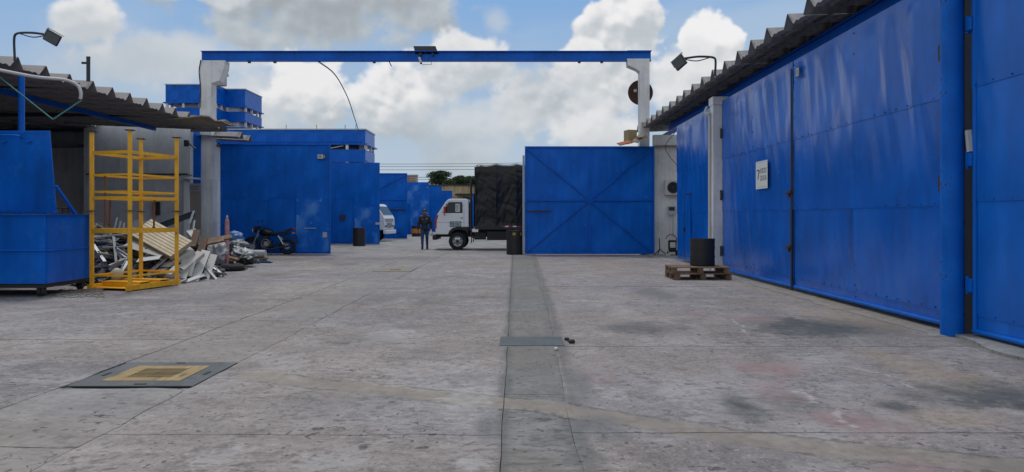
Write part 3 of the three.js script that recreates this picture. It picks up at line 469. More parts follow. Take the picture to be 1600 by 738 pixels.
const L3 = leftLeaf('blue gate leaf with single diagonal brace behind white cab', 49, 4.35, { back: true, mats: [MAT.blue[0]] });
part('brace', [bar([0.3, 2.2, 0.05], [4.2, 4.25, 0.05], 0.06, 0.04, new V3(0, 0, 1))], MAT.blue[1], L3); part('brace', [bar([0.3, 2.2, 0.05], [4.2, 0.15, 0.05], 0.06, 0.04, new V3(0, 0, 1))], MAT.blue[1], L3); part('crossbar', [bx(4.2, 0.06, 0.05, [2.15, 2.62, 0.045])], MAT.lightBlue, L3); part('bolt', [rod([2.6, 1.95, 0.08], [4.2, 1.95, 0.08], 0.035)], MAT.darkSteel, L3);
const L4 = leftLeaf('pale blue gate leaf behind the orange banded drum', 61.5, 4.35, { mats: [MAT.wornBlue] });
{ const d = panelOn(L4, 'wicket_door', 2.2, 1.3, 1.1, 2.5, MAT.blue[1]); edging(d, 1.1, 2.5, MAT.blue[0]); }
leftLeaf('deep blue gate leaf with crossbars past the walking man', 72.5, 4.5, { back: true, mats: [MAT.blue[2]] });
leftLeaf('last blue gate leaf before the cream building', 85, 4.5, { mats: [MAT.blue[0], MAT.blue[1]] });
{ // the buildings those leaves belong to, mostly hidden behind them
  const b = thing('warehouse', 'blue walled warehouse row behind the open gate leaves', 'building', [-11.5, 0, -60]);
  for (const z of [28.9, 39.2, 49.3, 61.8, 72.8, 85.3, 95]) part('column', [bx(0.4, 4.2, 0.4, [-0.35, 2.1, 60 - z - 0.1])], MAT.white, b);
  part('lintel_beam', [bx(0.3, 0.3, 66, [-0.35, 4.0, -2])], MAT.blue[0], b); part('back_wall', [bx(0.2, 4.2, 66.5, [-14, 2.1, -2])], MAT.greyWall, b); part('roof', [bx(14.2, 0.06, 66.5, [-7, 4.25, -2])], MAT.cement, b); for (const z of [30.6, -35.3]) part('end_wall', [bx(13.8, 4.2, 0.2, [-7, 2.1, z])], MAT.greyWall, b);
  const c = thing('warehouse', 'warehouse row continuing beyond the open braced gate', 'building', [5.4, 0, -60]);
  part('wall', [bx(0.25, 4.1, 20, [0.15, 2.05, -22]), bx(0.25, 4.1, 18, [0.15, 2.05, 0]), bx(0.25, 4.1, 14, [0.15, 2.05, 17])], MAT.blueDull, c); part('roof', [bx(11, 0.06, 64, [5.5, 4.15, 0])], MAT.cement, c); part('back_wall', [bx(0.2, 4.1, 64, [11, 2.05, 0])], MAT.greyWall, c);
}
// ---------------------------------------------------------------- gantry: two white posts and the blue beam
{
  const Z = 28.42, s = Z / K, g = thing('gantry', 'white posts carrying a long blue steel beam over the yard', 'gantry', [0, 0, -Z]);
  const X = (px) => (px - CX) * s, Y = (py) => H - (py - CY) * s;
  const I = [[-0.11, 0], [0.11, 0], [0.11, 0.03], [0.015, 0.03], [0.015, 0.36], [0.11, 0.36], [0.11, 0.39], [-0.11, 0.39], [-0.11, 0.36], [-0.015, 0.36], [-0.015, 0.03], [-0.11, 0.03]];
  const x0 = X(315), x1 = X(1017), y = Y(96);
  part('beam', [prism(I, x1 - x0).rotateY(Math.PI / 2).translate((x0 + x1) / 2, y, 0)], MAT.blue[1], g);
  part('splice_plate', [bx(0.95, 0.012, 0.24, [x1 - 0.45, y + 0.397, 0])], MAT.blue[1], g);
  const lp = [[X(316), 0], [X(334), 0], [X(334), Y(132)], [X(346), Y(128)], [X(354), Y(108)], [X(355), Y(96.5)], [X(316), Y(96.5)]];
  part('post', [prism(lp, 0.5, 0.012)], MAT.white, g);
  part('footing', [bx(0.56, 2.9, 0.56, [X(325.4), 1.45, 0])], MAT.white, g);
  const rp = [[X(998.5), 0], [X(1013.5), 0], [X(1013.5), Y(93.5)], [X(979), Y(93.5)], [X(980), Y(104)], [X(994), Y(110)], [X(998.5), Y(114)]];
  part('post', [prism(rp, 0.45, 0.012)], MAT.white, g);
  part('cable', [tube([[X(318), Y(96), 0.26], [X(315.5), Y(112), 0.27], [X(317.5), Y(140), 0.27], [X(316.5), Y(170), 0.27]], 0.02, 20, 6)], MAT.black, g);
  for (const px of [390, 430, 585, 905, 940]) part('clip', [bx(0.1, 0.07, 0.1, [X(px), y - 0.04, 0.05])], MAT.darkSteel, g);
  part('hook', [rod([X(608), y, 0.08], [X(612), y - 0.2, 0.08], 0.018)], MAT.black, g);
  const sp = thing('solar_panel', 'black tilted solar panel on the middle of blue beam', 'solar panel', P(666, 83, Z - 0.05));
  part('panel', [prism([[-0.42, -0.02], [0.46, -0.02], [0.34, 0.34], [-0.52, 0.34]], 0.035).rotateX(-0.5)], MAT.blackGloss, sp); part('bracket', [bx(0.06, 0.1, 0.2, [-0.2, -0.06, 0]), bx(0.06, 0.1, 0.2, [0.25, -0.06, 0])], MAT.darkSteel, sp);
  const cm = thing('security_camera', 'small white camera under blue beam below solar panel', 'camera', P(656, 92, Z - 0.2));
  part('body', [rod([-0.03, 0.05, 0], [0.05, -0.17, 0.06], 0.045)], MAT.plastic, cm); part('lens', [rod([0.05, -0.17, 0.06], [0.06, -0.2, 0.068], 0.042)], MAT.black, cm); part('bracket', [rod([-0.03, 0.05, 0], [-0.03, 0.25, -0.06], 0.014), rod([0.08, -0.22, 0], [0.44, -0.22, 0], 0.008, 0.008, 6), rod([0.44, -0.22, 0], [0.44, -0.05, 0], 0.008, 0.008, 6)], MAT.darkSteel, cm);
  const di = thing('satellite_dish', 'rusty brown round dish behind the gantry post', 'dish', P(1000.5, 145, 28.95));
  part('dish', [lathe([[0, -0.1], [0.2, -0.08], [0.36, -0.03], [0.48, 0.045], [0.495, 0.05], [0.48, 0.06], [0.35, -0.015], [0.2, -0.065], [0, -0.085]], 40).rotateX(Math.PI / 2)], MAT.rust, di); part('mount', [rb(0.12, 0.12, 0.05, 0.01, [-0.2, 0.08, 0.0]), rod([0, 0, -0.1], [0.1, -0.3, -0.2], 0.03), rod([0.1, -0.3, 0.1], [0.1, -0.3, 0.4], 0.03)], MAT.zinc, di);
  solo('hanging_cable', 'black cable sagging from the blue beam to far building', 'cable', [tube([P(497, 96, Z - 0.05), P(520, 113, 31), P(541, 148, 37), P(553, 182, 46), P(563, 214, 60), P(571, 238, 74)], 0.026, 60, 6)], MAT.black);
}
// ---------------------------------------------------------------- left shed, open to the yard
const LX = -10.6, LY = 4.60;
{
  const t = thing('open_shed', 'open shed with sagging grey channel roof and blue post', 'building', [-12, 0, -20]);
  const inL = (g) => g.translate(12, 0, 20), kinds = [5, 6, 7].map((s) => roofSheet(0.92, 12.5, -1, 0.04, s)), rr = rng(9);
  for (let i = 2; i < 21; i++) { const z = -27.9 + i * 0.92 + 0.5; const far = i < 3; const s = part('roof_sheet', kinds[i % 3], far ? MAT.cement : MAT.redCement, t); s.position.set(LX + 12 + (rr() - 0.5) * 0.08, LY + (rr() - 0.5) * 0.02, z + 20 - 1.4 + 0.02); s.rotation.x = (rr() - 0.5) * 0.008; }
  const inner = roofSheet(0.92, 7.6, -1, 0.04, 45); for (let i = 0; i < 3; i++) { const q = part('roof_sheet', inner, MAT.cement, t); q.position.set(12 - 15.6, LY + 0.2, 20 - 27.88 - i * 0.92 + 0.01); }  // unseen sheets added to shade the left end wall, leaving the right one lit
  for (let i = 0; i < 2; i++) { const q = part('roof_sheet', roofSheet(0.92, 1.5, -1, 0.04, 40 + i), MAT.cement, t); q.position.set(LX + 12 + 0.04, LY - 0.12 - i * 0.03, 20 - 28.75 - i * 0.92); }
  const cream = paint([0.34, 0.29, 0.2], 71, { wear: 0.3, dirt: 0.4, size: 1, pale: [0.45, 0.39, 0.28] }), creamMat = new THREE.MeshStandardMaterial({ map: cream, roughness: 0.9 });
  part('patch_sheet', [inL(prism([[0, 0], [0.5, 0.05], [1.0, -0.02], [1.6, 0.04], [2.2, 0.0], [2.9, 0.07], [2.9, 0.11], [2.2, 0.04], [1.6, 0.08], [1.0, 0.02], [0.5, 0.09], [0, 0.04]], 1.1).rotateY(Math.PI / 2).rotateZ(0.1).translate(LX + 0.18, LY - 0.03, -23.3))], creamMat, t);
  part('patch_sheet', [inL(prism([[0, 0], [0.4, 0.09], [0.9, 0.02], [1.5, 0.1], [1.5, 0.15], [0.9, 0.07], [0.4, 0.14], [0, 0.05]], 0.8).rotateY(Math.PI / 2).rotateZ(0.06).translate(LX + 0.3, LY + 0.02, -24.9))], creamMat, t);
  part('eave_beam', [inL(bx(0.09, 0.12, 16.5, [LX - 2.4, LY + 0.02, -18.4]))], MAT.blue[2], t);
  for (const z of [13.0, 18.4, 23.6, 27.8]) part('purlin', [inL(bx(11.5, 0.12, 0.08, [LX - 6, LY - 0.08 + 0.2, -z]))], MAT.darkSteel, t);
  part('post', [inL(rod(P(33, 452, 15.6), P(33, 118, 15.6), 0.062, 0.062, 20))], MAT.blue[0], t);
  part('end_wall', [inL(bx(7.4, 5.5, 0.25, [-19.8, 2.75, -29.6])), inL(bx(0.25, 4.8, 1.9, [-16.1, 2.4, -28.7]))], MAT.greyWall, t);
  part('end_wall', [inL(bx(3.9, 5.12, 0.25, [-14.15, 2.56, -27.85]))], MAT.greyWall, t);
  part('back_wall', [inL(bx(0.25, 5.6, 21, [-23.2, 2.8, -19.2]))], MAT.greyWall, t);
  part('wall_stub', [inL(bx(0.35, 3.0, 0.25, [-12.15, 3.1, -28.2]))], MAT.blue[2], t);
  part('near_wall', [inL(bx(12, 4.6, 0.25, [-17.2, 2.3, -8.6]))], MAT.greyWall, t);
  part('ledge', [inL(bx(3.8, 0.05, 0.06, [-14.2, 3.05, -27.7])), inL(bx(7, 0.05, 0.06, [-19.5, 3.1, -29.44]))], MAT.darkSteel, t);
  part('door', [inL(bx(0.42, 1.95, 0.05, P(305, 372, 27.65).add(new V3(0, 0.975, 0)).toArray()))], std([0.27, 0.25, 0.225], 0.8), t);
  part('door_frame', [inL(bx(0.2, 2.1, 0.08, P(291.5, 372, 27.6).add(new V3(0, 1.05, 0)).toArray()))], MAT.truckWhite, t);
  part('transom', [inL(bx(0.38, 0.34, 0.05, P(304.5, 294, 27.66).toArray())), ...[-0.1, 0, 0.1].map((q) => inL(bx(0.38, 0.03, 0.07, P(304.5, 294, 27.62).add(new V3(0, q, 0)).toArray())))], MAT.zinc, t);
  part('awning', [inL(bx(0.75, 0.03, 0.5, P(303, 279, 27.4).toArray(), [0.12, 0, -0.06]))], MAT.zinc, t);
  part('switch_box', [inL(rb(0.22, 0.5, 0.12, 0.01, P(244.5, 326, 27.62).toArray())), inL(bx(0.13, 0.36, 0.02, P(244.5, 326, 27.54).toArray()))], MAT.darkSteel, t);
  part('conduit', [inL(tube([P(277, 334, 27.65), P(276.5, 300, 27.65), P(277, 277, 27.65), P(282, 273, 27.65), P(300, 274, 27.65)], 0.018, 30, 6)), inL(rb(0.1, 0.14, 0.06, 0.01, P(277, 334, 27.64).toArray()))], MAT.darkSteel, t);
  part('wall_lamp', [inL(rb(0.16, 0.24, 0.14, 0.03, P(291, 224, 27.5).toArray())), inL(rod(P(292, 222, 27.6), P(306, 233, 27.3), 0.03))], MAT.darkSteel, t);
  part('wall_opening', [inL(bx(0.5, 0.35, 0.05, P(165, 332, 29.4).toArray())), inL(new THREE.CylinderGeometry(0.22, 0.22, 0.3, 16).translate(...P(144, 300, 29.2).toArray())), inL(bx(0.34, 0.34, 0.2, P(146, 313, 29.2).toArray()))], MAT.black, t);
  // things hung under the eave
  solo('white_hose', 'white plastic hose running under the shed eave', 'hose', [tube([P(-60, 98, 13), P(0, 110, 14.2), P(60, 121, 15.2), P(105, 126, 15.6), P(121, 134, 15.7), P(126, 146, 15.7), P(125, 155, 15.7)], 0.035, 50, 8)], MAT.plastic);
  solo('green_wire', 'green bent wire hanging in a V under the shed eave', 'wire', [rod(P(-10, 114, 15.3), P(82, 187, 15.5), 0.016, 0.016, 6), rod(P(82, 187, 15.5), P(127, 157, 15.7), 0.016, 0.016, 6)], std([0.06, 0.22, 0.2], 0.6));
  solo('vent_pipe', 'short dark steel post standing on the shed roof', 'pipe', [rod([0, -0.1, 0], [0, 0.5, 0], 0.045), bx(0.12, 0.05, 0.05, [-0.1, 0.36, 0]), bx(0.09, 0.04, 0.04, [0, 0.5, 0])], MAT.darkSteel, P(137.5, 121, 18.35));
}
// floodlights on both roofs
function floodlight(label, at, arm, head, turn) {
  const f = thing('floodlight', label, 'floodlight', at);
  part('arm', [tube([[0, -0.15, 0], [0, arm[1] * 0.9, 0], [arm[0] * 0.06, arm[1], 0], [arm[0] * 0.5, arm[1] + 0.02, 0], [arm[0], arm[1] - 0.02, 0]], 0.024, 40), tube([[arm[0] * 0.15, arm[1], 0.02], [arm[0] * 0.6, arm[1] - 0.08, 0.03], [arm[0], arm[1] - 0.04, 0.02]], 0.012, 20, 6)], MAT.darkSteel, f);
  const h = part('lamp_head', [rb(0.29, 0.24, 0.07, 0.015)], MAT.darkSteel, f); h.position.set(arm[0] + head[0], arm[1] + head[1], head[2]); h.rotation.set(...turn);
  part('lamp_glass', [bx(0.25, 0.2, 0.01, [0, 0, 0.036])], std([0.12, 0.14, 0.14], 0.25), h); part('bracket', [bx(0.015, 0.16, 0.1, [-0.155, 0.06, -0.03]), bx(0.32, 0.015, 0.04, [0, 0.14, -0.04])], MAT.zinc, h);
  return f;
}
floodlight('floodlight on bent arm above the open shed roof', P(22.5, 84, 15.4), [0.68, 0.42], [0.14, -0.1, 0.05], [0.35, 0.2, -0.62]);
floodlight('floodlight on bent arm above the gate warehouse roof', P(1117.5, 108, 15.9), [-0.68, 0.25], [-0.1, -0.12, 0.05], [0.35, -0.75, 0.75]);
// rubble and junk on the roof end behind the open gate
{ const mts = [std([0.36, 0.27, 0.15], 0.9), std([0.4, 0.13, 0.05], 0.8), std([0.33, 0.3, 0.24], 0.9)]; const r = rng(21);
  const o = solo('cardboard_box', 'brown carton on the roof end above open gate', 'box', [rb(0.36, 0.45, 0.4, 0.01)], mts[0], P(985, 213, 27.9), 0.3);
  for (let i = 0; i < 7; i++) solo('roof_debris', 'broken sheet scrap heaped on roof end above gate', 'scrap', [bx(0.3 + r() * 0.5, 0.03, 0.25, [0, 0, 0], [r() * 0.5, r(), r() * 0.7 - 0.2])], mts[i % 3], P(976 + i * 4.5, 224 - i * 1.6, 27.8 - r() * 0.4), 0, 'broken scraps on the roof end'); }
// ---------------------------------------------------------------- blue plant buildings behind
function plantBuilding(label, plan, bands, Z, vents) {   // plan: outline [x, z]; bands: [y0, y1]; between bands the floors are open
  const c = [plan[0][0], 0, -plan[0][1]], t = thing('plant_building', label, 'building', c);
  const slab = (y0, y1, out = 0) => { const s = new THREE.Shape(plan.map(([x, z]) => new THREE.Vector2(x - plan[0][0], z - plan[0][1]))); return new THREE.ExtrudeGeometry(s, { depth: y1 - y0, bevelEnabled: out > 0, bevelSize: out, bevelThickness: 0.001, bevelSegments: 1 }).rotateX(-Math.PI / 2).translate(0, y0, 0); };
  bands.forEach(([y0, y1], i) => { part('cladding', [slab(y0, y1)], MAT.blue[(i + 1) % 3], t); part('ledge', [slab(y0 - 0.12, y0, 0.25)], MAT.blue[2], t); });
  part('coping', [slab(bands[0][1], bands[0][1] + 0.12, 0.08)], MAT.zinc, t);
  for (let i = 0; i + 1 < bands.length; i++) {          // open floor: dark core, pale columns
    const y0 = bands[i + 1][1], y1 = bands[i][0] - 0.12; const core = plan.map(([x, z]) => { const mx = plan.reduce((a, q) => a + q[0], 0) / plan.length, mz = plan.reduce((a, q) => a + q[1], 0) / plan.length; return [mix(x, mx, 0.22), mix(z, mz, 0.22)]; });
    const s = new THREE.Shape(core.map(([x, z]) => new THREE.Vector2(x - plan[0][0], z - plan[0][1]))); part('core_wall', [new THREE.ExtrudeGeometry(s, { depth: y1 - y0, bevelEnabled: false }).rotateX(-Math.PI / 2).translate(0, y0, 0)], (Z > 80 && !i) || i === 1 ? MAT.greyWall : MAT.darkSteel, t);
    for (let k = 0; k < plan.length; k++) { const a = plan[k], b = plan[(k + 1) % plan.length], L = Math.hypot(b[0] - a[0], b[1] - a[1]), n = Math.max(1, Math.round(L / 2.1)); for (let q = 0; q < n; q++) { const x = mix(a[0], b[0], (q + 0.1) / n) - plan[0][0], z = -(mix(a[1], b[1], (q + 0.1) / n) - plan[0][1]); part('column', [bx(0.26, y1 - y0, 0.26, [x, (y0 + y1) / 2, z])], MAT.white, t); if (Z < 80 && q % 2) part('railing', [bar([x, mix(y0, y1, 0.15), z], [x + (b[0] - a[0]) / n * 0.8, mix(y0, y1, 0.8), z - (b[1] - a[1]) / n * 0.8], 0.08, 0.08)], MAT.zinc, t); } }
  }
  return t;
}
{
  const b1 = plantBuilding('tall blue plant building with open floors and roof vent', [[-45, 95], [-38.6, 95], [-38.6, 98.5], [-36, 98.5], [-36, 105], [-45, 105]], [[16.3, 18.55], [14.35, 15.6], [11.2, 13.5], [0, 10.4]], 95);
  part('roof_vent', [lathe([[0, 1.7], [0.75, 1.7], [0.75, 1.3], [0.5, 1.2], [0.5, 0], [0, 0]], 16).translate(7, 18.6, -1)], MAT.plastic, b1);
  plantBuilding('low blue plant building with louvred open floors beside gates', [[-29.5, 75], [-15.15, 75], [-15.15, 80], [-29.5, 80]], [[8.95, 10.35], [7.2, 8.35], [0, 6.7]], 75);
  const b2 = scene.children[scene.children.length - 1];
  part('cladding', [bx(10.4, 0.62, 0.2, [5.0, 8.6, -0.3])], MAT.blue[1], b2);
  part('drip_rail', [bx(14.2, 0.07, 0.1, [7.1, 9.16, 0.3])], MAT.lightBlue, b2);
  for (const px of [444, 492, 537, 554]) part('antenna', [rod([(px - CX) * 75 / K + 29.5, 10.4, -0.6], [(px - CX) * 75 / K + 29.5, 10.95, -0.6], 0.03, 0.03, 6)], MAT.darkSteel, b2);
}
// far end: cream building, brick tower, pole frames, wires, tree
{
  const Z = 100, c = thing('far_building', 'cream painted building at the far end of the yard', 'building', [-4, 0, -Z]);
  const cream = new THREE.MeshStandardMaterial({ map: paint([0.5, 0.37, 0.2], 83, { wear: 0.3, dirt: 0.35, size: 4, pale: [0.58, 0.46, 0.28] }), roughness: 0.9 });
  part('wall', [bx(16, 5.75, 6, [0, 2.87, -3])], cream, c); part('roof_edge', [bx(16.4, 0.14, 6.4, [0, 5.82, -3])], MAT.darkSteel, c); part('canopy', [bx(5.4, 0.16, 1.4, [-1.2, 4.55, 0.7])], MAT.darkSteel, c); part('lower_wall', [bx(2.0, 3.9, 0.5, [-3.6, 1.95, 1.2])], MAT.white, c); part('beam', [bx(0.16, 1.0, 0.3, [-1.2, 4.9, 0.9]), bx(2.2, 0.2, 0.4, [0.3, 4.1, 1.0])], MAT.darkSteel, c);
  for (const x of [-2.4, -0.6, 1.2]) part('window', [bx(1.0, 0.7, 0.06, [x, 3.9, 0.03])], MAT.glass, c);
  const b = thing('brick_tower', 'small pink brick tower over the far gate leaves', 'tower', [-18.2, 0, -132]);
  part('wall', [bx(1.7, 8.9, 1.7, [0, 4.45, 0])], std([0.34, 0.23, 0.18], 0.9), b); part('cap', [bx(1.9, 0.18, 1.9, [0, 8.98, 0])], MAT.plastic, b);
  const f = thing('pipe_frame', 'thin pale pipe frame beside the brick tower', 'frame', [-15, 0, -125]);
  for (const x of [-1.6, 1.0]) part('post', [bx(0.12, 8.3, 0.12, [x, 4.15, 0])], MAT.zinc, f); part('rail', [bx(5.0, 0.1, 0.1, [-0.2, 8.25, 0]), bx(5.0, 0.08, 0.08, [-0.2, 7.9, 0])], MAT.zinc, f);
  for (const [y, k] of [[255, 1], [259, 2], [264, 3]]) solo('power_line', 'thin overhead power line crossing the far sky', 'power line', [tube([P(500, y + 1, 118), P(640, y + 1.5, 118), P(800, y, 118), P(900, y - 4, 118)], 0.035, 40, 5)], MAT.darkSteel, [0, 0, 0], 0, 'overhead lines at the far end');
  // the tree
  const t = thing('tree', 'spreading green tree behind the cream building', 'tree', [-9.7, 0, -122]), r = rng(44);
  const limbs = [tube([[0, 0, 0], [0.1, 3, 0], [0, 5, 0.1], [0.2, 6.5, 0]], 0.22, 20, 8)]; const tips = [];
  for (let i = 0; i < 11; i++) { const a = i / 11 * 6.28 + r(), l = 2.0 + r() * 2.2, y = 6.4 + r() * 2.4; const e = [Math.cos(a) * l, y, Math.sin(a) * l * 0.9]; tips.push(e); limbs.push(tube([[0.05, 4.2 + r() * 1.5, 0], [e[0] * 0.5, y - 1.0, e[2] * 0.5], e], 0.07, 10, 6)); }
  part('trunk', limbs, std([0.05, 0.04, 0.03], 0.95), t);
  const pos = [], nor = [], col = [];
  for (let i = 0; i < 14000; i++) { const tip = tips[(r() * tips.length) | 0], q = Math.pow(r(), 0.6); const ang = r() * 6.28, rad = Math.sqrt(r()) * 1.25; const cx = tip[0] * (0.55 + 0.5 * q) + Math.cos(ang) * rad, cy = tip[1] - 0.1 + (r() - 0.5) * 0.75 + (1 - rad / 1.25) * 0.4, cz = tip[2] * (0.55 + 0.5 * q) + Math.sin(ang) * rad; const u = new V3(r() - 0.5, (r() - 0.5) * 0.6, r() - 0.5).normalize().multiplyScalar(0.14), w = new V3(r() - 0.5, r() - 0.5, r() - 0.5).normalize().multiplyScalar(0.09), n = u.clone().cross(w).normalize(); const k = 0.6 + r() * 0.8; for (const s of [[-1, 0], [0, -1], [1, 0], [-1, 0], [1, 0], [0, 1]]) { pos.push(cx + u.x * s[0] + w.x * s[1], cy + u.y * s[0] + w.y * s[1], cz + u.z * s[0] + w.z * s[1]); nor.push(n.x, n.y, n.z); col.push(0.035 * k, 0.065 * k, 0.022 * k); } }
  const lg = new THREE.BufferGeometry(); lg.setAttribute('position', new THREE.Float32BufferAttribute(pos, 3)); lg.setAttribute('normal', new THREE.Float32BufferAttribute(nor, 3)); lg.setAttribute('color', new THREE.Float32BufferAttribute(col, 3));
  const crown = shade(new THREE.Mesh(lg, new THREE.MeshPhysicalMaterial({ vertexColors: true, roughness: 0.8, side: THREE.DoubleSide }))); crown.name = 'crown'; t.add(crown);
}
// ---------------------------------------------------------------- covers let into the ground
{
  const m = thing('drain_cover', 'steel drain cover with faded yellow square and slotted grate', 'drain cover', [-3.22, 0.004, -6.66]);
  const plateMat = new THREE.MeshStandardMaterial({ map: paint([0.085, 0.092, 0.098], 12, { wear: 0.4, dirt: 0.4, size: 1, pale: [0.15, 0.16, 0.165] }), roughness: 0.6, metalness: 0.2 });
  const yellowMat = new THREE.MeshStandardMaterial({ map: paint([0.30, 0.215, 0.095], 15, { wear: 0.5, dirt: 0.6, size: 0.6, pale: [0.34, 0.27, 0.16] }), roughness: 0.8 });
  part('plate', [prism([[-0.53, -0.5], [0.53, -0.5], [0.53, 0.5], [-0.53, 0.5]], 0.012, 0, [[[-0.2, -0.19], [0.2, -0.19], [0.2, 0.19], [-0.2, 0.19]]]).rotateX(-Math.PI / 2)], plateMat, m);
  part('yellow_square', [prism([[-0.34, -0.32], [0.34, -0.32], [0.34, 0.32], [-0.34, 0.32]], 0.004, 0, [[[-0.2, -0.19], [0.2, -0.19], [0.2, 0.19], [-0.2, 0.19]]]).rotateX(-Math.PI / 2).translate(0, 0.008, 0)], yellowMat, m);
  for (let i = 0; i < 7; i++) part('grate_bar', [bx(0.4, 0.004, 0.02, [0, 0.0075, -0.162 + i * 0.054])], yellowMat, m);
  part('pit', [bx(0.396, 0.008, 0.376, [0, 0.0, 0])], MAT.black, m);  // black slab close under the bars, painting the dark of the slots
  for (const [x, z, w, d] of [[-0.44, 0.05, 0.03, 0.12], [0.44, 0.0, 0.03, 0.12], [0.06, 0.44, 0.1, 0.025], [0.0, -0.46, 0.08, 0.025]]) part('lifting_slot', [bx(w, 0.004, d, [x, 0.0085, z])], MAT.black, m);
  const s = thing('steel_cover', 'plain grey steel plate cover set in the repair strip', 'cover plate', [0.2, 0.002, -8.42]);
  part('plate', [rb(0.72, 0.012, 0.6, 0.003)], new THREE.MeshStandardMaterial({ map: paint([0.055, 0.066, 0.07], 52, { wear: 0.35, dirt: 0.3, size: 0.8, pale: [0.09, 0.105, 0.11] }), roughness: 0.6 }), s);
  part('rim', [bx(0.8, 0.01, 0.04, [0, -0.006, 0.325]), bx(0.8, 0.01, 0.04, [0, -0.006, -0.325]), bx(0.04, 0.01, 0.6, [0.385, -0.006, 0]), bx(0.04, 0.01, 0.6, [-0.385, -0.006, 0])], MAT.darkSteel, s);
  const f = thing('drain_cover', 'small yellowish drain cover far down the yard', 'drain cover', G(618, 422).setY(0.004).toArray());
  part('plate', [bx(1.0, 0.012, 1.4)], std([0.19, 0.178, 0.17], 0.8), f); part('yellow_square', [bx(0.5, 0.004, 0.6, [0, 0.008, 0])], yellowMat, f); part('grate', [bx(0.3, 0.004, 0.22, [0, 0.0125, 0])], MAT.darkSteel, f);
  for (const [x, y, r0] of [[886, 532.5, 0.024], [893, 537, 0.03], [889, 534.5, 0.018]]) { const g = new THREE.IcosahedronGeometry(r0, 1); const p = g.attributes.position; for (let i = 0; i < p.count; i++) { const k = 0.8 + 0.4 * vn(p.getX(i) * 60 + x, p.getY(i) * 60 + p.getZ(i) * 40); p.setXYZ(i, p.getX(i) * k * 1.3, p.getY(i) * k, p.getZ(i) * k); } g.computeVertexNormals(); solo('dark_clod', 'dark clod lying beside the grey cover plate', 'clod', [g], MAT.black, G(x, y).setY(r0 * 0.7).toArray(), 0, 'dark clods by the cover plate'); }
  solo('white_pebble', 'white pebble by the corner of grey cover plate', 'pebble', [new THREE.SphereGeometry(0.025, 10, 8)], MAT.plastic, G(869, 548).setY(0.015).toArray());
}
// ---------------------------------------------------------------- dumpster
{
  const d = thing('dumpster', 'large blue steel waste skip with raised lid and castors', 'dumpster', [-9.8, 0, -13.8]);
  const w = 2.95, dp = 1.42, y0 = 0.24, y1 = 1.47, cx = -0.02;
  const side = (x0, x1, z0, z1) => bar([x0, (y0 + y1) / 2, z0], [x1, (y0 + y1) / 2, z1], 0.02, y1 - y0);
  part('body', [side(-w / 2, w / 2, dp / 2, dp / 2), side(-w / 2, w / 2, -dp / 2, -dp / 2), side(w / 2, w / 2, -dp / 2 + 0.01, dp / 2 - 0.01), side(-w / 2, -w / 2, -dp / 2 + 0.01, dp / 2 - 0.01), bx(w, 0.03, dp, [0, y0 + 0.015, 0])], MAT.blue[0], d);
  part('rim', [bx(w + 0.1, 0.02, 0.1, [0, y1, dp / 2]), bx(w + 0.1, 0.02, 0.1, [0, y1, -dp / 2]), bx(0.1, 0.02, dp - 0.1, [w / 2, y1, 0]), bx(0.1, 0.02, dp - 0.1, [-w / 2, y1, 0])], MAT.blue[2], d);
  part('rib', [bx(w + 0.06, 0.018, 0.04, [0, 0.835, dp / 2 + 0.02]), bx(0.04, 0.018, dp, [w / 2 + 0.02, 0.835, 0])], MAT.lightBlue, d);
  part('underframe', [bx(w - 0.1, 0.08, 0.1, [0, 0.2, dp / 2 - 0.1]), bx(w - 0.1, 0.08, 0.1, [0, 0.2, -dp / 2 + 0.1]), bx(0.1, 0.08, dp - 0.3, [w / 2 - 0.1, 0.2, 0])], MAT.darkSteel, d);
  for (const [x, z] of [[w / 2 - 0.16, dp / 2 - 0.12], [w / 2 - 0.16, -dp / 2 + 0.12], [-w / 2 + 0.16, dp / 2 - 0.12], [-w / 2 + 0.16, -dp / 2 + 0.12]]) { const c = part('castor', [bx(0.03, 0.14, 0.1, [x - 0.045, 0.13, z]), bx(0.03, 0.14, 0.1, [x + 0.045, 0.13, z]), bx(0.14, 0.02, 0.12, [x, 0.17, z])], MAT.darkSteel, d); part('wheel', [new THREE.CylinderGeometry(0.085, 0.085, 0.05, 18).rotateZ(Math.PI / 2).translate(x, 0.085, z)], MAT.rubber, c); }
  const lid = part('lid', [prism([[-1.4, 0], [1.44, 0], [1.36, 1.5], [-1.4, 1.5]], 0.035, 0.006)], MAT.blue[1], d); lid.position.set(0, 1.5, 0.35); lid.rotation.x = 0.05;
  part('lid_edge', [bx(2.84, 0.05, 0.06, [0.02, 0.03, 0.01]), bx(2.76, 0.04, 0.05, [-0.02, 1.48, 0])], MAT.blue[2], lid);
  part('handle', [tube([[0.46, 1.36, 0.02], [0.46, 1.4, 0.1], [0.86, 1.4, 0.1], [0.86, 1.36, 0.02]], 0.012, 20), bx(0.08, 0.02, 0.05, [0.55, 1.3, 0.04]), bx(0.08, 0.02, 0.05, [1.0, 1.3, 0.04])], MAT.lightBlue, lid);
  part('stay', [bar([1.42, 2.0, 0.34], [1.40, 1.48, -0.3], 0.04, 0.04)], MAT.blue[0], d);
  const wb = solo('wire_basket', 'black wire rack sticking out behind the skip lid', 'wire rack', [...[0, 1, 2, 3, 4].map((i) => rod([i * 0.11, 0, 0], [i * 0.11, 0.16, 0], 0.008, 0.008, 6)), rod([-0.02, 0.16, 0], [0.46, 0.14, 0], 0.01, 0.01, 6), rod([-0.02, 0.03, 0], [0.55, 0.03, 0], 0.012, 0.012, 6)], MAT.black, P(70, 337, 14.05));
}
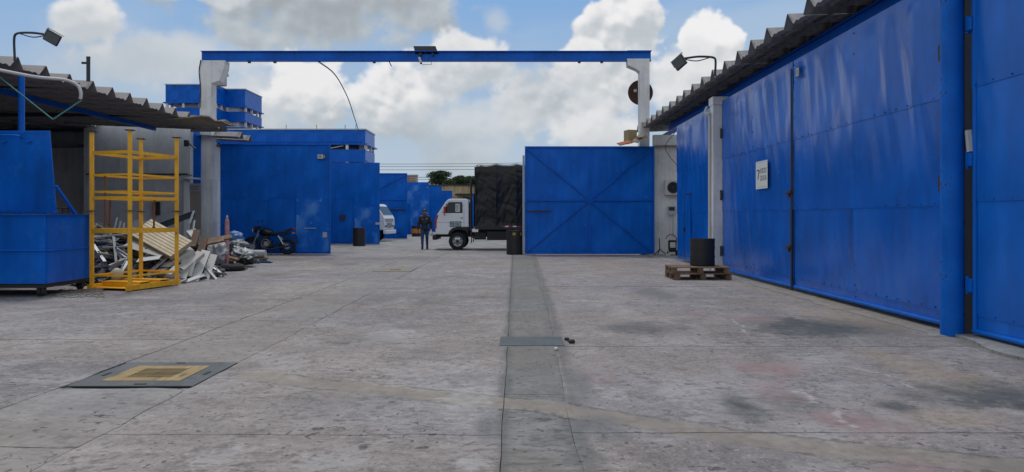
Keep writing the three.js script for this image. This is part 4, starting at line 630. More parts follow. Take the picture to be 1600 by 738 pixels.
// ---------------------------------------------------------------- stacking racks
const F = new V3(-7.36, 0, -14.1), RR = new V3(-7.07, 0, -15.42), LL = new V3(-8.24, 0, -14.36), BB = RR.clone().add(LL).sub(F);
function rack(label, y0, rails, deck) {
  const o = F.clone().add(BB).multiplyScalar(0.5), t = thing('stacking_rack', label, 'rack', [o.x, y0, o.z]);
  const q = [F, RR, BB, LL].map((p) => p.clone().sub(o)), h = 1.55;
  for (const p of q) { const l = part('post', [bx(0.065, h - 0.02, 0.065, [p.x, h / 2, p.z], [0, 0.2, 0])], MAT.yellow, t); part('flange', [bx(0.16, 0.012, 0.16, [p.x, h - 0.006, p.z], [0, 0.2, 0])], MAT.rust, l); }
  for (const [y, th] of rails) for (let i = 0; i < 4; i++) part('rail', [bar(q[i].clone().setY(y), q[(i + 1) % 4].clone().setY(y), th * 0.8, th)], MAT.yellow, t);
  if (deck) {
    const e = (a, b, k) => a.clone().lerp(b, k);
    part('base_beam', [0, 2].map((i) => bar(e(q[i], q[(i + 1) % 4], -0.06).setY(0.07), e(q[i], q[(i + 1) % 4], 1.06).setY(0.07), 0.07, 0.1)), MAT.yellow, t);
    for (const k of [0.3, 0.72]) part('fork_pocket', [bar(e(q[0], q[1], k).setY(0.15), e(q[3], q[2], k).setY(0.15), 0.3, 0.012), bar(e(q[0], q[1], k - 0.1).setY(0.1), e(q[3], q[2], k - 0.1).setY(0.1), 0.012, 0.1), bar(e(q[0], q[1], k + 0.1).setY(0.1), e(q[3], q[2], k + 0.1).setY(0.1), 0.012, 0.1)], MAT.yellow, t);
    part('deck', [bar(e(q[0], q[1], 0.5).setY(0.05), e(q[3], q[2], 0.5).setY(0.05), 1.3, 0.012)], MAT.yellow, t);
  }
  return t;
}
rack('yellow stacking rack with decked base, lower of the stacked pair', 0, [[0.29, 0.035], [1.16, 0.085]], true);
rack('yellow stacking rack without deck, upper of the stacked pair', 1.55, [[0.25, 0.06], [0.37, 0.035], [0.70, 0.04], [1.13, 0.06]], false);
{ const yr = std([0.2, 0.08, 0.03], 0.8);
  for (const [a, b] of [[[163, 352, 14.6], [164, 273, 14.6]], [[171, 352, 15.0], [172, 312, 15.0]], [[240, 357, 15.0], [241, 308, 15.0]]]) solo('rusty_rod', 'rusty steel rod standing upright inside the yellow rack', 'rod', [rod(P(...a), P(...b), 0.02, 0.02, 8), rb(0.05, 0.07, 0.05, 0.01, P(a[0], a[1], a[2]).toArray())], yr, [0, 0, 0], 0, 'rods in the yellow rack');
}
// ---------------------------------------------------------------- scrap heap
{
  const R = rng(314), heapY = (x, z) => { const a = Math.hypot((x + 9.3) / 1.9, (z - 17.6) / 2.3), b = Math.hypot((x + 8.0) / 0.9, (z - 17.4) / 1.5), c = Math.hypot((x + 9.9) / 1.4, (z - 20.6) / 2.2); return Math.max(1.05 * (1 - a * a), 0.72 * (1 - b * b), 0.5 * (1 - c * c), 0); };
  // fragments too many to count
  const n = 2600, im = new THREE.InstancedMesh(new THREE.BoxGeometry(1, 1, 1), std([1, 1, 1], 0.85), n), mm = new THREE.Matrix4(), col = new THREE.Color(), tones = [[0.06, 0.055, 0.05], [0.16, 0.15, 0.14], [0.30, 0.31, 0.31], [0.11, 0.075, 0.05], [0.035, 0.04, 0.045], [0.2, 0.14, 0.09], [0.42, 0.41, 0.38], [0.03, 0.06, 0.14]];
  let k = 0; while (k < n) { const x = -11.4 + R() * 4.9, z = 15.0 + R() * 8.2, h = heapY(x, z); if (h < 0.03) continue; const y = h * (0.35 + 0.66 * R()); const s = R(); const sc = s < 0.4 ? [0.03 + R() * 0.05, 0.02, 0.25 + R() * 0.45] : s < 0.75 ? [0.12 + R() * 0.2, 0.012, 0.1 + R() * 0.25] : [0.06 + R() * 0.08, 0.05 + R() * 0.08, 0.06 + R() * 0.1]; mm.compose(new V3(x, y + 0.02, -z), QQ.setFromEuler(EE.set((R() - 0.5) * 1.6, R() * 6.28, (R() - 0.5) * 1.6)), new V3(...sc)); im.setMatrixAt(k, mm); const t = tones[(R() * tones.length) | 0], q = 0.6 + 0.7 * R(); col.setRGB(t[0] * q, t[1] * q, t[2] * q); im.setColorAt(k, col); k++; }
  im.name = 'scrap_fragments'; Object.assign(im.userData, { kind: 'stuff', label: 'tangle of small metal and wood scraps in the heap', category: 'scrap' }); shade(im); scene.add(im);
  const core = new THREE.PlaneGeometry(5.2, 8.6, 44, 60).rotateX(-Math.PI / 2).translate(-9.0, 0, -19.1), cp = core.attributes.position; for (let i = 0; i < cp.count; i++) { const x = cp.getX(i), z = -cp.getZ(i); const h = heapY(x, z); cp.setY(i, h > 0.02 ? h * 0.72 + (vn(x * 9, z * 9) - 0.5) * 0.22 * Math.min(1, h * 4) : -0.03); } core.computeVertexNormals();
  const cm = part('scrap_rubble', [core], std([0.13, 0.12, 0.11], 0.95), scene); Object.assign(cm.userData, { kind: 'stuff', label: 'dark rubble mass filling the scrap heap', category: 'rubble' });
  // single pieces
  const channel = (L, w, t = 0.004) => prism([[-w / 2, 0], [w / 2, 0], [w / 2, w * 0.5], [w / 2 - t, w * 0.5], [w / 2 - t, t], [-w / 2 + t, t], [-w / 2 + t, w * 0.5], [-w / 2, w * 0.5]], L);
  const between = (g, a, b, roll = 0) => { a = v(a); b = v(b); return g.rotateZ(roll).applyMatrix4(frameTo(a, b)); };
  const zincs = [MAT.zinc, std([0.34, 0.37, 0.38], 0.5, { metalness: 0.4 }), std([0.5, 0.52, 0.52], 0.55, { metalness: 0.25 })];
  const prof = (a, b, w, m = (R() * 3) | 0, roll = R() * 6) => { a = v(a); b = v(b); const c = a.clone().add(b).multiplyScalar(0.5); solo('steel_profile', 'bent galvanised steel channel in the scrap heap', 'steel channel', [between(channel(a.distanceTo(b), w), a.clone().sub(c), b.clone().sub(c), roll)], zincs[m], c, 0, 'galvanised channels in the scrap heap'); };
  // those that can be traced
  for (const [a, b, w] of [[[148, 385, 16.2], [166, 412, 15.6], 0.12], [[155, 392, 16.5], [184, 372, 16.8], 0.06], [[176, 370, 16.4], [180, 410, 15.9], 0.06], [[160, 388, 16.2], [205, 386, 16.2], 0.05], [[172, 418, 15.6], [205, 404, 16.2], 0.1], [[190, 425, 15.7], [200, 408, 16.0], 0.09], [[205, 376, 17.2], [255, 405, 16.4], 0.09], [[215, 384, 17.0], [252, 408, 16.3], 0.06], [[232, 428, 16.1], [262, 402, 16.5], 0.07], [[294, 385, 17.4], [340, 438, 16.9], 0.1], [[298, 398, 17.6], [330, 440, 17.0], 0.08], [[306, 402, 17.7], [345, 430, 17.5], 0.08], [[310, 392, 17.8], [350, 432, 17.6], 0.06], [[315, 410, 17.4], [338, 440, 17.0], 0.07], [[290, 445, 16.0], [315, 428, 16.5], 0.09], [[255, 436, 15.9], [292, 440, 15.9], 0.09], [[270, 446, 15.6], [290, 436, 15.8], 0.06], [[296, 350, 17.9], [303, 330, 18.1], 0.05], [[184, 362, 17.0], [188, 345, 17.1], 0.04], [[178, 362, 17.0], [183, 340, 17.1], 0.04], [[191, 366, 17.0], [194, 348, 17.1], 0.04], [[150, 350, 16.6], [170, 360, 16.5], 0.08], [[150, 372, 15.9], [200, 366, 16.0], 0.05], [[300, 372, 18.0], [304, 345, 18.3], 0.05], [[183, 395, 15.9], [196, 404, 15.7], 0.05], [[181, 389, 15.9], [198, 400, 15.8], 0.05]]) prof(P(...a), P(...b), w);
  for (let i = 0; i < 34; i++) { const x = -11 + R() * 3.9, z = 15.6 + R() * 5.5, h = heapY(x, z); if (h < 0.12) continue; const L = 0.4 + R() * 0.9, a = R() * 6.28, ti = (R() - 0.5) * 0.8; const d = new V3(Math.cos(a) * Math.cos(ti), Math.sin(ti), Math.sin(a) * Math.cos(ti)).multiplyScalar(L / 2), c = new V3(x, h * 0.85 + 0.1, -z); prof(c.clone().sub(d), c.clone().add(d), 0.04 + R() * 0.06); }
  // cream ribbed panel
  { const A = P(266, 402, 16.3), B = P(300, 377, 16.7), D = P(203, 364, 16.8); const ex = B.clone().sub(A), ey = D.clone().sub(A), nz = ex.clone().cross(ey).normalize(); ey.copy(nz.clone().cross(ex).normalize().multiplyScalar(ey.length() * 0.98)); const flip = nz.z < 0 ? -1 : 1; const o = A.clone(); const t = thing('sandwich_panel', 'cream ribbed insulation panel lying tilted on the scrap heap', 'panel', o); const L = ex.length(), Wd = ey.length(); const m = new THREE.Matrix4().makeBasis(ex.clone().normalize(), ey.clone().normalize(), nz);
    const creamM = new THREE.MeshStandardMaterial({ map: paint([0.64, 0.54, 0.36], 61, { wear: 0.3, dirt: 0.08, size: 1, pale: [0.68, 0.6, 0.44] }), roughness: 0.6 });
    part('core', [bx(L, Wd, 0.1, [L / 2, Wd / 2, -0.05 * flip]).applyMatrix4(m)], std([0.36, 0.31, 0.22], 0.9), t);
    const n = 8; for (let i = 0; i < n; i++) part('rib', [rb(L / n - 0.012, Wd, 0.016, 0.004, [(i + 0.5) * L / n, Wd / 2, 0.008 * flip]).applyMatrix4(m)], creamM, t); }
  const quad = (name, label, cat, a, b, c, th, mat, group) => { a = v(a); b = v(b); c = v(c); const ex = b.clone().sub(a), ey = c.clone().sub(a), nz = ex.clone().cross(ey).normalize(), o = a.clone(); ey.copy(nz.clone().cross(ex).normalize().multiplyScalar(ey.length())); const m = new THREE.Matrix4().makeBasis(ex.clone().normalize(), ey.clone().normalize(), nz); return solo(name, label, cat, [bx(ex.length(), ey.length(), th, [ex.length() / 2, ey.length() / 2, 0]).applyMatrix4(m)], mat, o, 0, group); };
  quad('sheet_metal', 'grey flat sheet leaning under the cream panel', 'sheet', P(190, 385, 16.4), P(250, 402, 16.3), P(202, 366, 17.0), 0.012, std([0.36, 0.34, 0.31], 0.7));
  quad('sheet_metal', 'pale blue grey folded sheet under the cream panel edge', 'sheet', P(212, 410, 16.0), P(248, 405, 16.1), P(225, 396, 16.6), 0.01, zincs[2]);
  quad('sheet_metal', 'grey board standing behind the cream panel', 'sheet', P(206, 358, 18.6), P(238, 358, 18.6), P(208, 345, 18.7), 0.02, std([0.25, 0.26, 0.28], 0.8));
  { const a = P(224, 362, 18.0), b = P(304, 333, 18.4), c = a.clone().add(b).multiplyScalar(0.5); solo('steel_beam', 'dark blue grey steel channel jutting up from the scrap heap', 'steel beam', [between(channel(a.distanceTo(b), 0.15, 0.012), a.sub(c), b.sub(c), 1.7)], std([0.035, 0.055, 0.07], 0.6), c); }
  // white duct pieces and boards in front
  const pale = std([0.50, 0.49, 0.46], 0.7), pale2 = std([0.44, 0.43, 0.40], 0.75);
  const duct = (a, b, w, h, m) => { a = v(a); b = v(b); const c = a.clone().add(b).multiplyScalar(0.5); solo('foam_block', 'off white insulation strip tipped on the scrap heap front', 'insulation', [between(new RoundedBoxGeometry(w, h, a.distanceTo(b), 2, 0.01), a.sub(c), b.sub(c), 0.3)], m, c, 0, 'insulation strips on the scrap heap'); };
  for (const q of [[[252, 420, 16.4], [302, 392, 16.8], 0.16, 0.12], [[278, 426, 16.3], [314, 396, 16.9], 0.2, 0.1], [[247, 430, 16.2], [282, 402, 16.7], 0.15, 0.13], [[293, 432, 16.4], [300, 408, 16.6], 0.16, 0.05], [[310, 434, 16.8], [302, 404, 17.2], 0.14, 0.05], [[262, 432, 16.0], [276, 420, 16.3], 0.13, 0.13], [[240, 428, 16.3], [254, 420, 16.5], 0.14, 0.14], [[320, 420, 17.4], [308, 396, 17.6], 0.12, 0.05], [[298, 362, 18.2], [306, 372, 17.9], 0.22, 0.12], [[285, 442, 15.9], [318, 430, 16.5], 0.11, 0.03], [[302, 440, 16.4], [322, 392, 17.2], 0.2, 0.03], [[320, 438, 16.8], [334, 398, 17.4], 0.16, 0.03], [[282, 436, 16.2], [296, 398, 16.8], 0.22, 0.04]]) duct(P(...q[0]), P(...q[1]), q[2], q[3], R() < 0.5 ? pale : pale2);
  // timber
  const plank = (a, b, w, h) => { a = v(a); b = v(b); const c = a.clone().add(b).multiplyScalar(0.5); solo('timber_plank', 'broken brown timber plank in the scrap heap', 'plank', [between(new THREE.BoxGeometry(w, h, a.distanceTo(b)), a.sub(c), b.sub(c), R() * 0.6)], MAT.wood, c, 0, 'timber planks in the scrap heap'); };
  for (const q of [[[300, 386, 17.6], [308, 360, 17.9], 0.16, 0.05], [[311, 400, 17.5], [320, 372, 17.8], 0.16, 0.06], [[318, 378, 19.5], [362, 370, 19.8], 0.18, 0.05], [[320, 382, 19.2], [350, 376, 19.4], 0.14, 0.05], [[350, 416, 20.0], [346, 396, 20.2], 0.08, 0.04], [[352, 414, 20.4], [384, 420, 19.8], 0.1, 0.05], [[356, 402, 20.8], [372, 406, 20.6], 0.1, 0.05], [[358, 408, 20.6], [376, 404, 20.9], 0.12, 0.04], [[141, 360, 16.6], [162, 352, 16.7], 0.22, 0.06], [[143, 352, 16.9], [165, 360, 16.8], 0.18, 0.05], [[100, 457, 14.0], [160, 453, 14.3], 0.1, 0.03], [[380, 412, 21.0], [350, 418, 20.2], 0.09, 0.04]]) plank(P(...q[0]), P(...q[1]), q[2], q[3]);
  for (let i = 0; i < 14; i++) { const x = -10.8 + R() * 3.2, z = 15.8 + R() * 5, h = heapY(x, z); if (h < 0.12) continue; const a = R() * 6.28, L = 0.3 + R() * 0.5; const d = new V3(Math.cos(a), (R() - 0.5) * 0.7, Math.sin(a)).multiplyScalar(L / 2), c = new V3(x, h * 0.8 + 0.08, -z); plank(c.clone().sub(d), c.clone().add(d), 0.08 + R() * 0.08, 0.03); }
  // sacks and bundles
  const lump = (r, s, seed, amp) => { const g = mergeVertices(new THREE.IcosahedronGeometry(r, 5).deleteAttribute('uv').deleteAttribute('normal')), p = g.attributes.position, t = new V3(); for (let i = 0; i < p.count; i++) { t.fromBufferAttribute(p, i); const q = t.clone().normalize(); const k = 1 + amp * (Math.abs(fbm(q.x * 2.2 + seed, q.y * 2.2 + q.z * 1.7, 3) - 0.5) * -3 + 0.5) + amp * 0.5 * (fbm(q.x * 6 + seed, q.y * 6 + q.z * 5, 2) - 0.5); t.multiplyScalar(k); p.setXYZ(i, t.x * s[0], t.y * s[1], t.z * s[2]); } g.computeVertexNormals(); g.setAttribute('uv', new THREE.BufferAttribute(new Float32Array(p.count * 2), 2)); return g; };
  solo('white_sack', 'crumpled white sack beside the pink gas cylinder', 'sack', [lump(0.24, [0.85, 1.1, 0.8], 4, 0.75)], std([0.5, 0.5, 0.5], 0.6), P(340.5, 384, 20.0).setY(0.47));
  solo('dark_crate', 'dark hollow box behind the white sack', 'box', [bx(0.75, 0.62, 0.06, [0, 0.31, -0.5]), bx(0.06, 0.62, 1, [-0.36, 0.31, 0]), bx(0.06, 0.62, 1, [0.36, 0.31, 0]), bx(0.78, 0.05, 1.02, [0, 0.64, 0])], MAT.black, P(333, 412, 20.9).setY(0));
  for (const [x, y, Z, r0, m] of [[366, 395, 21.6, 0.3, 0], [378, 398, 21.4, 0.28, 1], [372, 384, 22.0, 0.26, 0], [360, 388, 22.2, 0.28, 1], [383, 406, 21.0, 0.22, 2]]) solo('rubbish_bag', 'crumpled grey plastic bag in pile behind gas cylinder', 'bag', [lump(r0 * 0.85, [1.3, 0.62, 1], x, 0.9)], [std([0.2, 0.22, 0.23], 0.4), std([0.32, 0.34, 0.34], 0.45), std([0.03, 0.034, 0.036], 0.4)][m], P(x, y, Z), x, 'grey bags behind the gas cylinder');
  solo('blue_tarp', 'blue plastic tarp bunched behind the gas cylinder', 'tarp', [lump(0.3, [0.9, 0.7, 0.6], 19, 0.6), bar([0.1, 0.1, 0.1], [0.32, -0.42, 0.1], 0.06, 0.03)], std([0.02, 0.13, 0.34], 0.45), P(366, 374, 23.0));
  // gas cylinder
  { const t = thing('gas_cylinder', 'tall thin pink gas cylinder standing before the bags', 'gas cylinder', P(354.5, 419, 20.6).setY(0)); const pk = new THREE.MeshStandardMaterial({ map: paint([0.50, 0.235, 0.24], 77, { wear: 0.6, dirt: 0.3, size: 0.7, pale: [0.55, 0.44, 0.43] }), roughness: 0.6 });
    part('body', [lathe([[0, 0], [0.054, 0], [0.06, 0.015], [0.06, 1.26], [0.052, 1.33], [0.034, 1.38], [0, 1.38]], 24)], pk, t); part('cap', [lathe([[0, 1.38], [0.034, 1.38], [0.032, 1.43], [0.016, 1.48], [0, 1.48]], 18)], std([0.45, 0.38, 0.36], 0.6), t); }
  solo('tyre', 'old black tyre lying flat at the foot of gas cylinder', 'tyre', [new THREE.TorusGeometry(0.25, 0.085, 14, 40).rotateX(Math.PI / 2)], MAT.rubber, P(362, 422, 19.6).setY(0.085));
  solo('rolled_membrane', 'pale grey roll lying beside the motorcycle', 'roll', [new THREE.CylinderGeometry(0.13, 0.13, 0.9, 24).rotateZ(Math.PI / 2), new THREE.CylinderGeometry(0.135, 0.135, 0.03, 24).rotateZ(Math.PI / 2).translate(0.2, 0, 0)], std([0.4, 0.41, 0.41], 0.7), P(393, 398, 24.0).setY(0.23));
  solo('pallet_scrap', 'low board stack carrying the pale grey roll', 'boards', [bx(0.9, 0.04, 0.5, [0, 0.08, 0]), bx(0.08, 0.06, 0.5, [-0.35, 0.03, 0]), bx(0.08, 0.06, 0.5, [0.35, 0.03, 0])], MAT.wood, P(394, 404, 24.0).setY(0));
  for (const [x, y, a, L] of [[398, 410, 0.05, 0.9], [408, 411, -0.1, 0.7], [390, 412, 0.2, 0.6]]) solo('blue_strip', 'flattened blue strip lying on concrete near grey roll', 'strip', [bx(L, 0.025, 0.16, [0, 0.02, 0], [0.02, 0, 0.01]), bx(L * 0.7, 0.03, 0.06, [0.1, 0.035, 0.1])], std([0.02, 0.09, 0.24], 0.6), G(x, y), a, 'blue strips on the ground');
  solo('white_ball', 'cream round float lying inside the yellow rack base', 'ball', [lathe([[0, -0.12], [0.06, -0.11], [0.12, -0.04], [0.12, 0.04], [0.06, 0.1], [0.03, 0.12], [0, 0.12]], 24)], std([0.5, 0.47, 0.34], 0.6), P(182, 431, 15.0).setY(0.27));
  { const r2 = rng(90); const geos = []; for (let i = 0; i < 160; i++) { const p = G(88 + r2() * 75, 452 + r2() * 14); geos.push(bx(0.02 + r2() * 0.05, 0.012, 0.02 + r2() * 0.04, [p.x, 0.008, p.z], [0, r2() * 3, 0])); } const g = part('litter_crumbs', geos, std([0.3, 0.28, 0.24], 0.9), scene); Object.assign(g.userData, { kind: 'stuff', label: 'pale crumbs and chips by the blue skip', category: 'litter' }); }
}
// ---------------------------------------------------------------- drums and pallets
function drum(label, at, r, h, mat, opts = {}) {
  const t = thing('drum', label, 'drum', at, opts.turn ?? 0, undefined);
  const pts = [[0, 0.02], [r - 0.02, 0.02], [r - 0.01, 0], [r, 0.015]]; for (const k of [0.33, 0.66]) pts.push([r - 0.004, h * k - 0.025], [r + 0.01, h * k], [r - 0.004, h * k + 0.025]); pts.push([r, h - 0.02], [r + 0.004, h], [r - 0.012, h], [r - 0.016, h - 0.03]); if (opts.open) pts.push([r - 0.016, 0.1], [0, 0.1]); else pts.push([0, h - 0.03]);
  part('body', [lathe(pts, 36)], mat, t);
  if (!opts.open) part('bung', [new THREE.CylinderGeometry(0.035, 0.035, 0.02, 14).translate(r * 0.6, h - 0.018, 0)], MAT.darkSteel, t);
  return t;
}
const drumBlack = new THREE.MeshStandardMaterial({ map: paint([0.012, 0.013, 0.014], 5, { wear: 0.25, dirt: 0.3, size: 0.8, pale: [0.05, 0.05, 0.05] }), roughness: 0.5 });
drum('black drum in front of gate leaf with wicket door', G(561, 384.5).toArray(), 0.31, 0.9, drumBlack);
{ const d = drum('black drum with yellow patches behind truck, at open gate edge', [0.03, 0, -28.35], 0.32, 0.93, drumBlack); for (const [a, w] of [[-0.25, 0.2], [0.75, 0.12]]) part('label_patch', [new THREE.CylinderGeometry(0.3225, 0.3225, 0.1, 8, 1, true, a, w * 1.8).translate(0, 0.79, 0)], std([0.42, 0.24, 0.03], 0.7), d); }
{ const d = drum('black drum with orange band far along the gates', G(650.5, 369.8).toArray(), 0.34, 0.8, drumBlack); part('orange_band', [new THREE.CylinderGeometry(0.352, 0.352, 0.34, 30, 1, true).translate(0, 0.42, 0)], MAT.orange, d); }
{
  const place = new V3(4.28, 0, -17.15);
  const pal = thing('pallet', 'brown wooden pallet on the ground, bottom of stack', 'pallet', place.toArray(), 0.05);
  const L = 1.3, D = 0.95;
  for (let i = 0; i < 7; i++) part('deck_board', [bx(L, 0.02, 0.1, [0, 0.135, -D / 2 + 0.05 + i * (D - 0.1) / 6])], MAT.wood, pal);
  for (const x of [-L / 2 + 0.06, 0, L / 2 - 0.06]) { part('stringer', [bx(0.11, 0.018, D, [x, 0.116, 0])], MAT.wood, pal); part('foot_board', [bx(0.11, 0.018, D, [x, 0.012, 0])], MAT.wood, pal); for (const z of [-D / 2 + 0.07, 0, D / 2 - 0.07]) part('block', [bx(0.11, 0.084, 0.13, [x, 0.063, z])], MAT.wood, pal); }
  const p2 = copyOf(pal, [place.x - 0.03, 0.148, place.z + 0.03], -0.03, 'brown wooden pallet carrying dark drum, top of stack');
  drum('open dark grey drum standing on the stacked pallets', [4.42, 0.296, -17.25], 0.285, 0.63, std([0.02, 0.021, 0.022], 0.65), { open: true });
}
// ---------------------------------------------------------------- wheels and vehicles
function wheel(parent, x, y, z, r, w, rimMat = MAT.steel) {
  const g = part('tyre', [lathe([[r * 0.6, -w / 2], [r * 0.9, -w / 2], [r * 0.98, -w * 0.42], [r, -w * 0.3], [r, w * 0.3], [r * 0.98, w * 0.42], [r * 0.9, w / 2], [r * 0.6, w / 2], [r * 0.56, w * 0.3], [r * 0.56, -w * 0.3], [r * 0.6, -w / 2]], 40).rotateX(Math.PI / 2)], MAT.rubber, parent); g.position.set(x, y, z);
  const s = Math.sign(z) || 1;
  part('rim', [lathe([[r * 0.58, w * 0.46], [r * 0.55, w * 0.46], [r * 0.5, w * 0.3], [r * 0.42, w * 0.22], [r * 0.3, w * 0.4], [r * 0.2, w * 0.42], [0, w * 0.42]], 32).rotateX(s * Math.PI / 2)], rimMat, g);
  part('hub', [new THREE.CylinderGeometry(r * 0.16, r * 0.2, w * 0.25, 18).rotateX(Math.PI / 2).translate(0, 0, s * w * 0.46), ...[0, 1, 2, 3, 4, 5].map((i) => new THREE.CylinderGeometry(r * 0.045, r * 0.045, w * 0.06, 8).rotateX(Math.PI / 2).translate(Math.cos(i * 1.047) * r * 0.27, Math.sin(i * 1.047) * r * 0.27, s * w * 0.42)), ...[0, 1, 2, 3, 4, 5].map((i) => new THREE.CylinderGeometry(r * 0.07, r * 0.07, w * 0.03, 10).rotateX(Math.PI / 2).translate(Math.cos(i * 1.047 + 0.5) * r * 0.42, Math.sin(i * 1.047 + 0.5) * r * 0.42, s * w * 0.3))], MAT.darkSteel, g);
  return g;
}
function truckCab(t, opt) {                              // local x forward, cab rear at x = 0
  const W = 1.86, prof = [[0, 1.0], [0.52, 1.0], [0.7, 0.95], [0.82, 0.84], [0.9, 0.68], [1.38, 0.68], [1.43, 0.74], [1.45, 1.0], [1.44, 1.38], [1.36, 1.56], [1.0, 2.1], [0.9, 2.2], [0.78, 2.235], [0.1, 2.235], [0.02, 2.2], [0, 2.1]];
  const win = [[1.12, 1.61], [0.9, 2.04], [0.86, 2.08], [0.3, 2.08], [0.27, 2.05], [0.27, 1.61]];
  part('cab', [prism(prof, W, 0.035, [win])], MAT.truckWhite, t);
  for (const s of [-1, 1]) {
    part('side_window', [prism([[1.1, 1.62], [0.89, 2.06], [0.29, 2.06], [0.28, 1.62]], 0.012).translate(0, 0, s * (W / 2 - 0.06))], MAT.glass, t);
    part('door_seam', [bx(0.012, 1.0, 0.004, [0.2, 1.52, s * (W / 2 + 0.001)]), bx(1.2, 0.012, 0.004, [0.82, 1.2, s * (W / 2 + 0.001)])], std([0.2, 0.21, 0.22], 0.6), t);
    part('door_handle', [rb(0.1, 0.03, 0.03, 0.008, [0.3, 1.4, s * (W / 2 + 0.01)])], MAT.black, t);
    const m = part('mirror', [rb(0.1, 0.3, 0.14, 0.02, [1.02, 1.75, s * (W / 2 + 0.14)])], opt.mirror, t); part('mirror_arm', [rod([1.02, 1.6, s * (W / 2 + 0.12)], [1.06, 1.5, s * (W / 2 - 0.01)], 0.012), rod([1.0, 1.9, s * (W / 2 + 0.1)], [0.95, 2.05, s * (W / 2 - 0.02)], 0.012)], MAT.darkSteel, m);
    part('corner_lamp', [prism([[1.3, 1.55], [1.38, 1.5], [1.462, 1.36], [1.47, 0.93], [1.40, 0.93], [1.38, 1.3]], 0.05).translate(0, 0, s * (W / 2 - 0.015))], opt.lamp, t);
    part('headlight', [rb(0.04, 0.16, 0.34, 0.015, [1.45, 0.9, s * 0.66])], MAT.chrome, t);
    part('wheel_arch', [prism([[0.02, 0.995], [0.5, 0.995], [0.68, 0.94], [0.8, 0.83], [0.88, 0.68], [0.8, 0.68], [0.72, 0.8], [0.6, 0.88], [0.4, 0.9], [0.15, 0.85], [0.02, 0.7]], 0.3).translate(0, 0, s * (W / 2 - 0.16))], MAT.black, t);
  }
  part('windscreen', [bx(0.014, 0.6, W - 0.24, [0, 0, 0]).rotateZ(0.59).translate(1.2, 1.83, 0)], MAT.glass, t);
  part('grille', [...[0.84, 0.92, 1.0, 1.08].map((y) => bx(0.03, 0.035, 0.9, [1.452, y, 0])), ...(opt.slots ? [1.2, 1.28].map((y) => bx(0.02, 0.03, 1.4, [1.452, y, 0])) : [])], MAT.black, t);
  part('bumper', [rb(0.2, 0.24, W + 0.02, 0.05, [1.48, 0.56, 0])], opt.bumper, t);
  for (const s of [-1, 1]) { const w = wheel(t, 0.487, 0.385, s * 0.8, 0.385, 0.22); }
  part('chassis', [bx(6.2, 0.2, 0.1, [-1.7, 0.66, 0.4]), bx(6.2, 0.2, 0.1, [-1.7, 0.66, -0.4]), bx(0.2, 0.16, 1.5, [0.487, 0.42, 0]), bx(0.9, 0.5, 0.7, [0.4, 0.85, 0])], MAT.black, t);
}
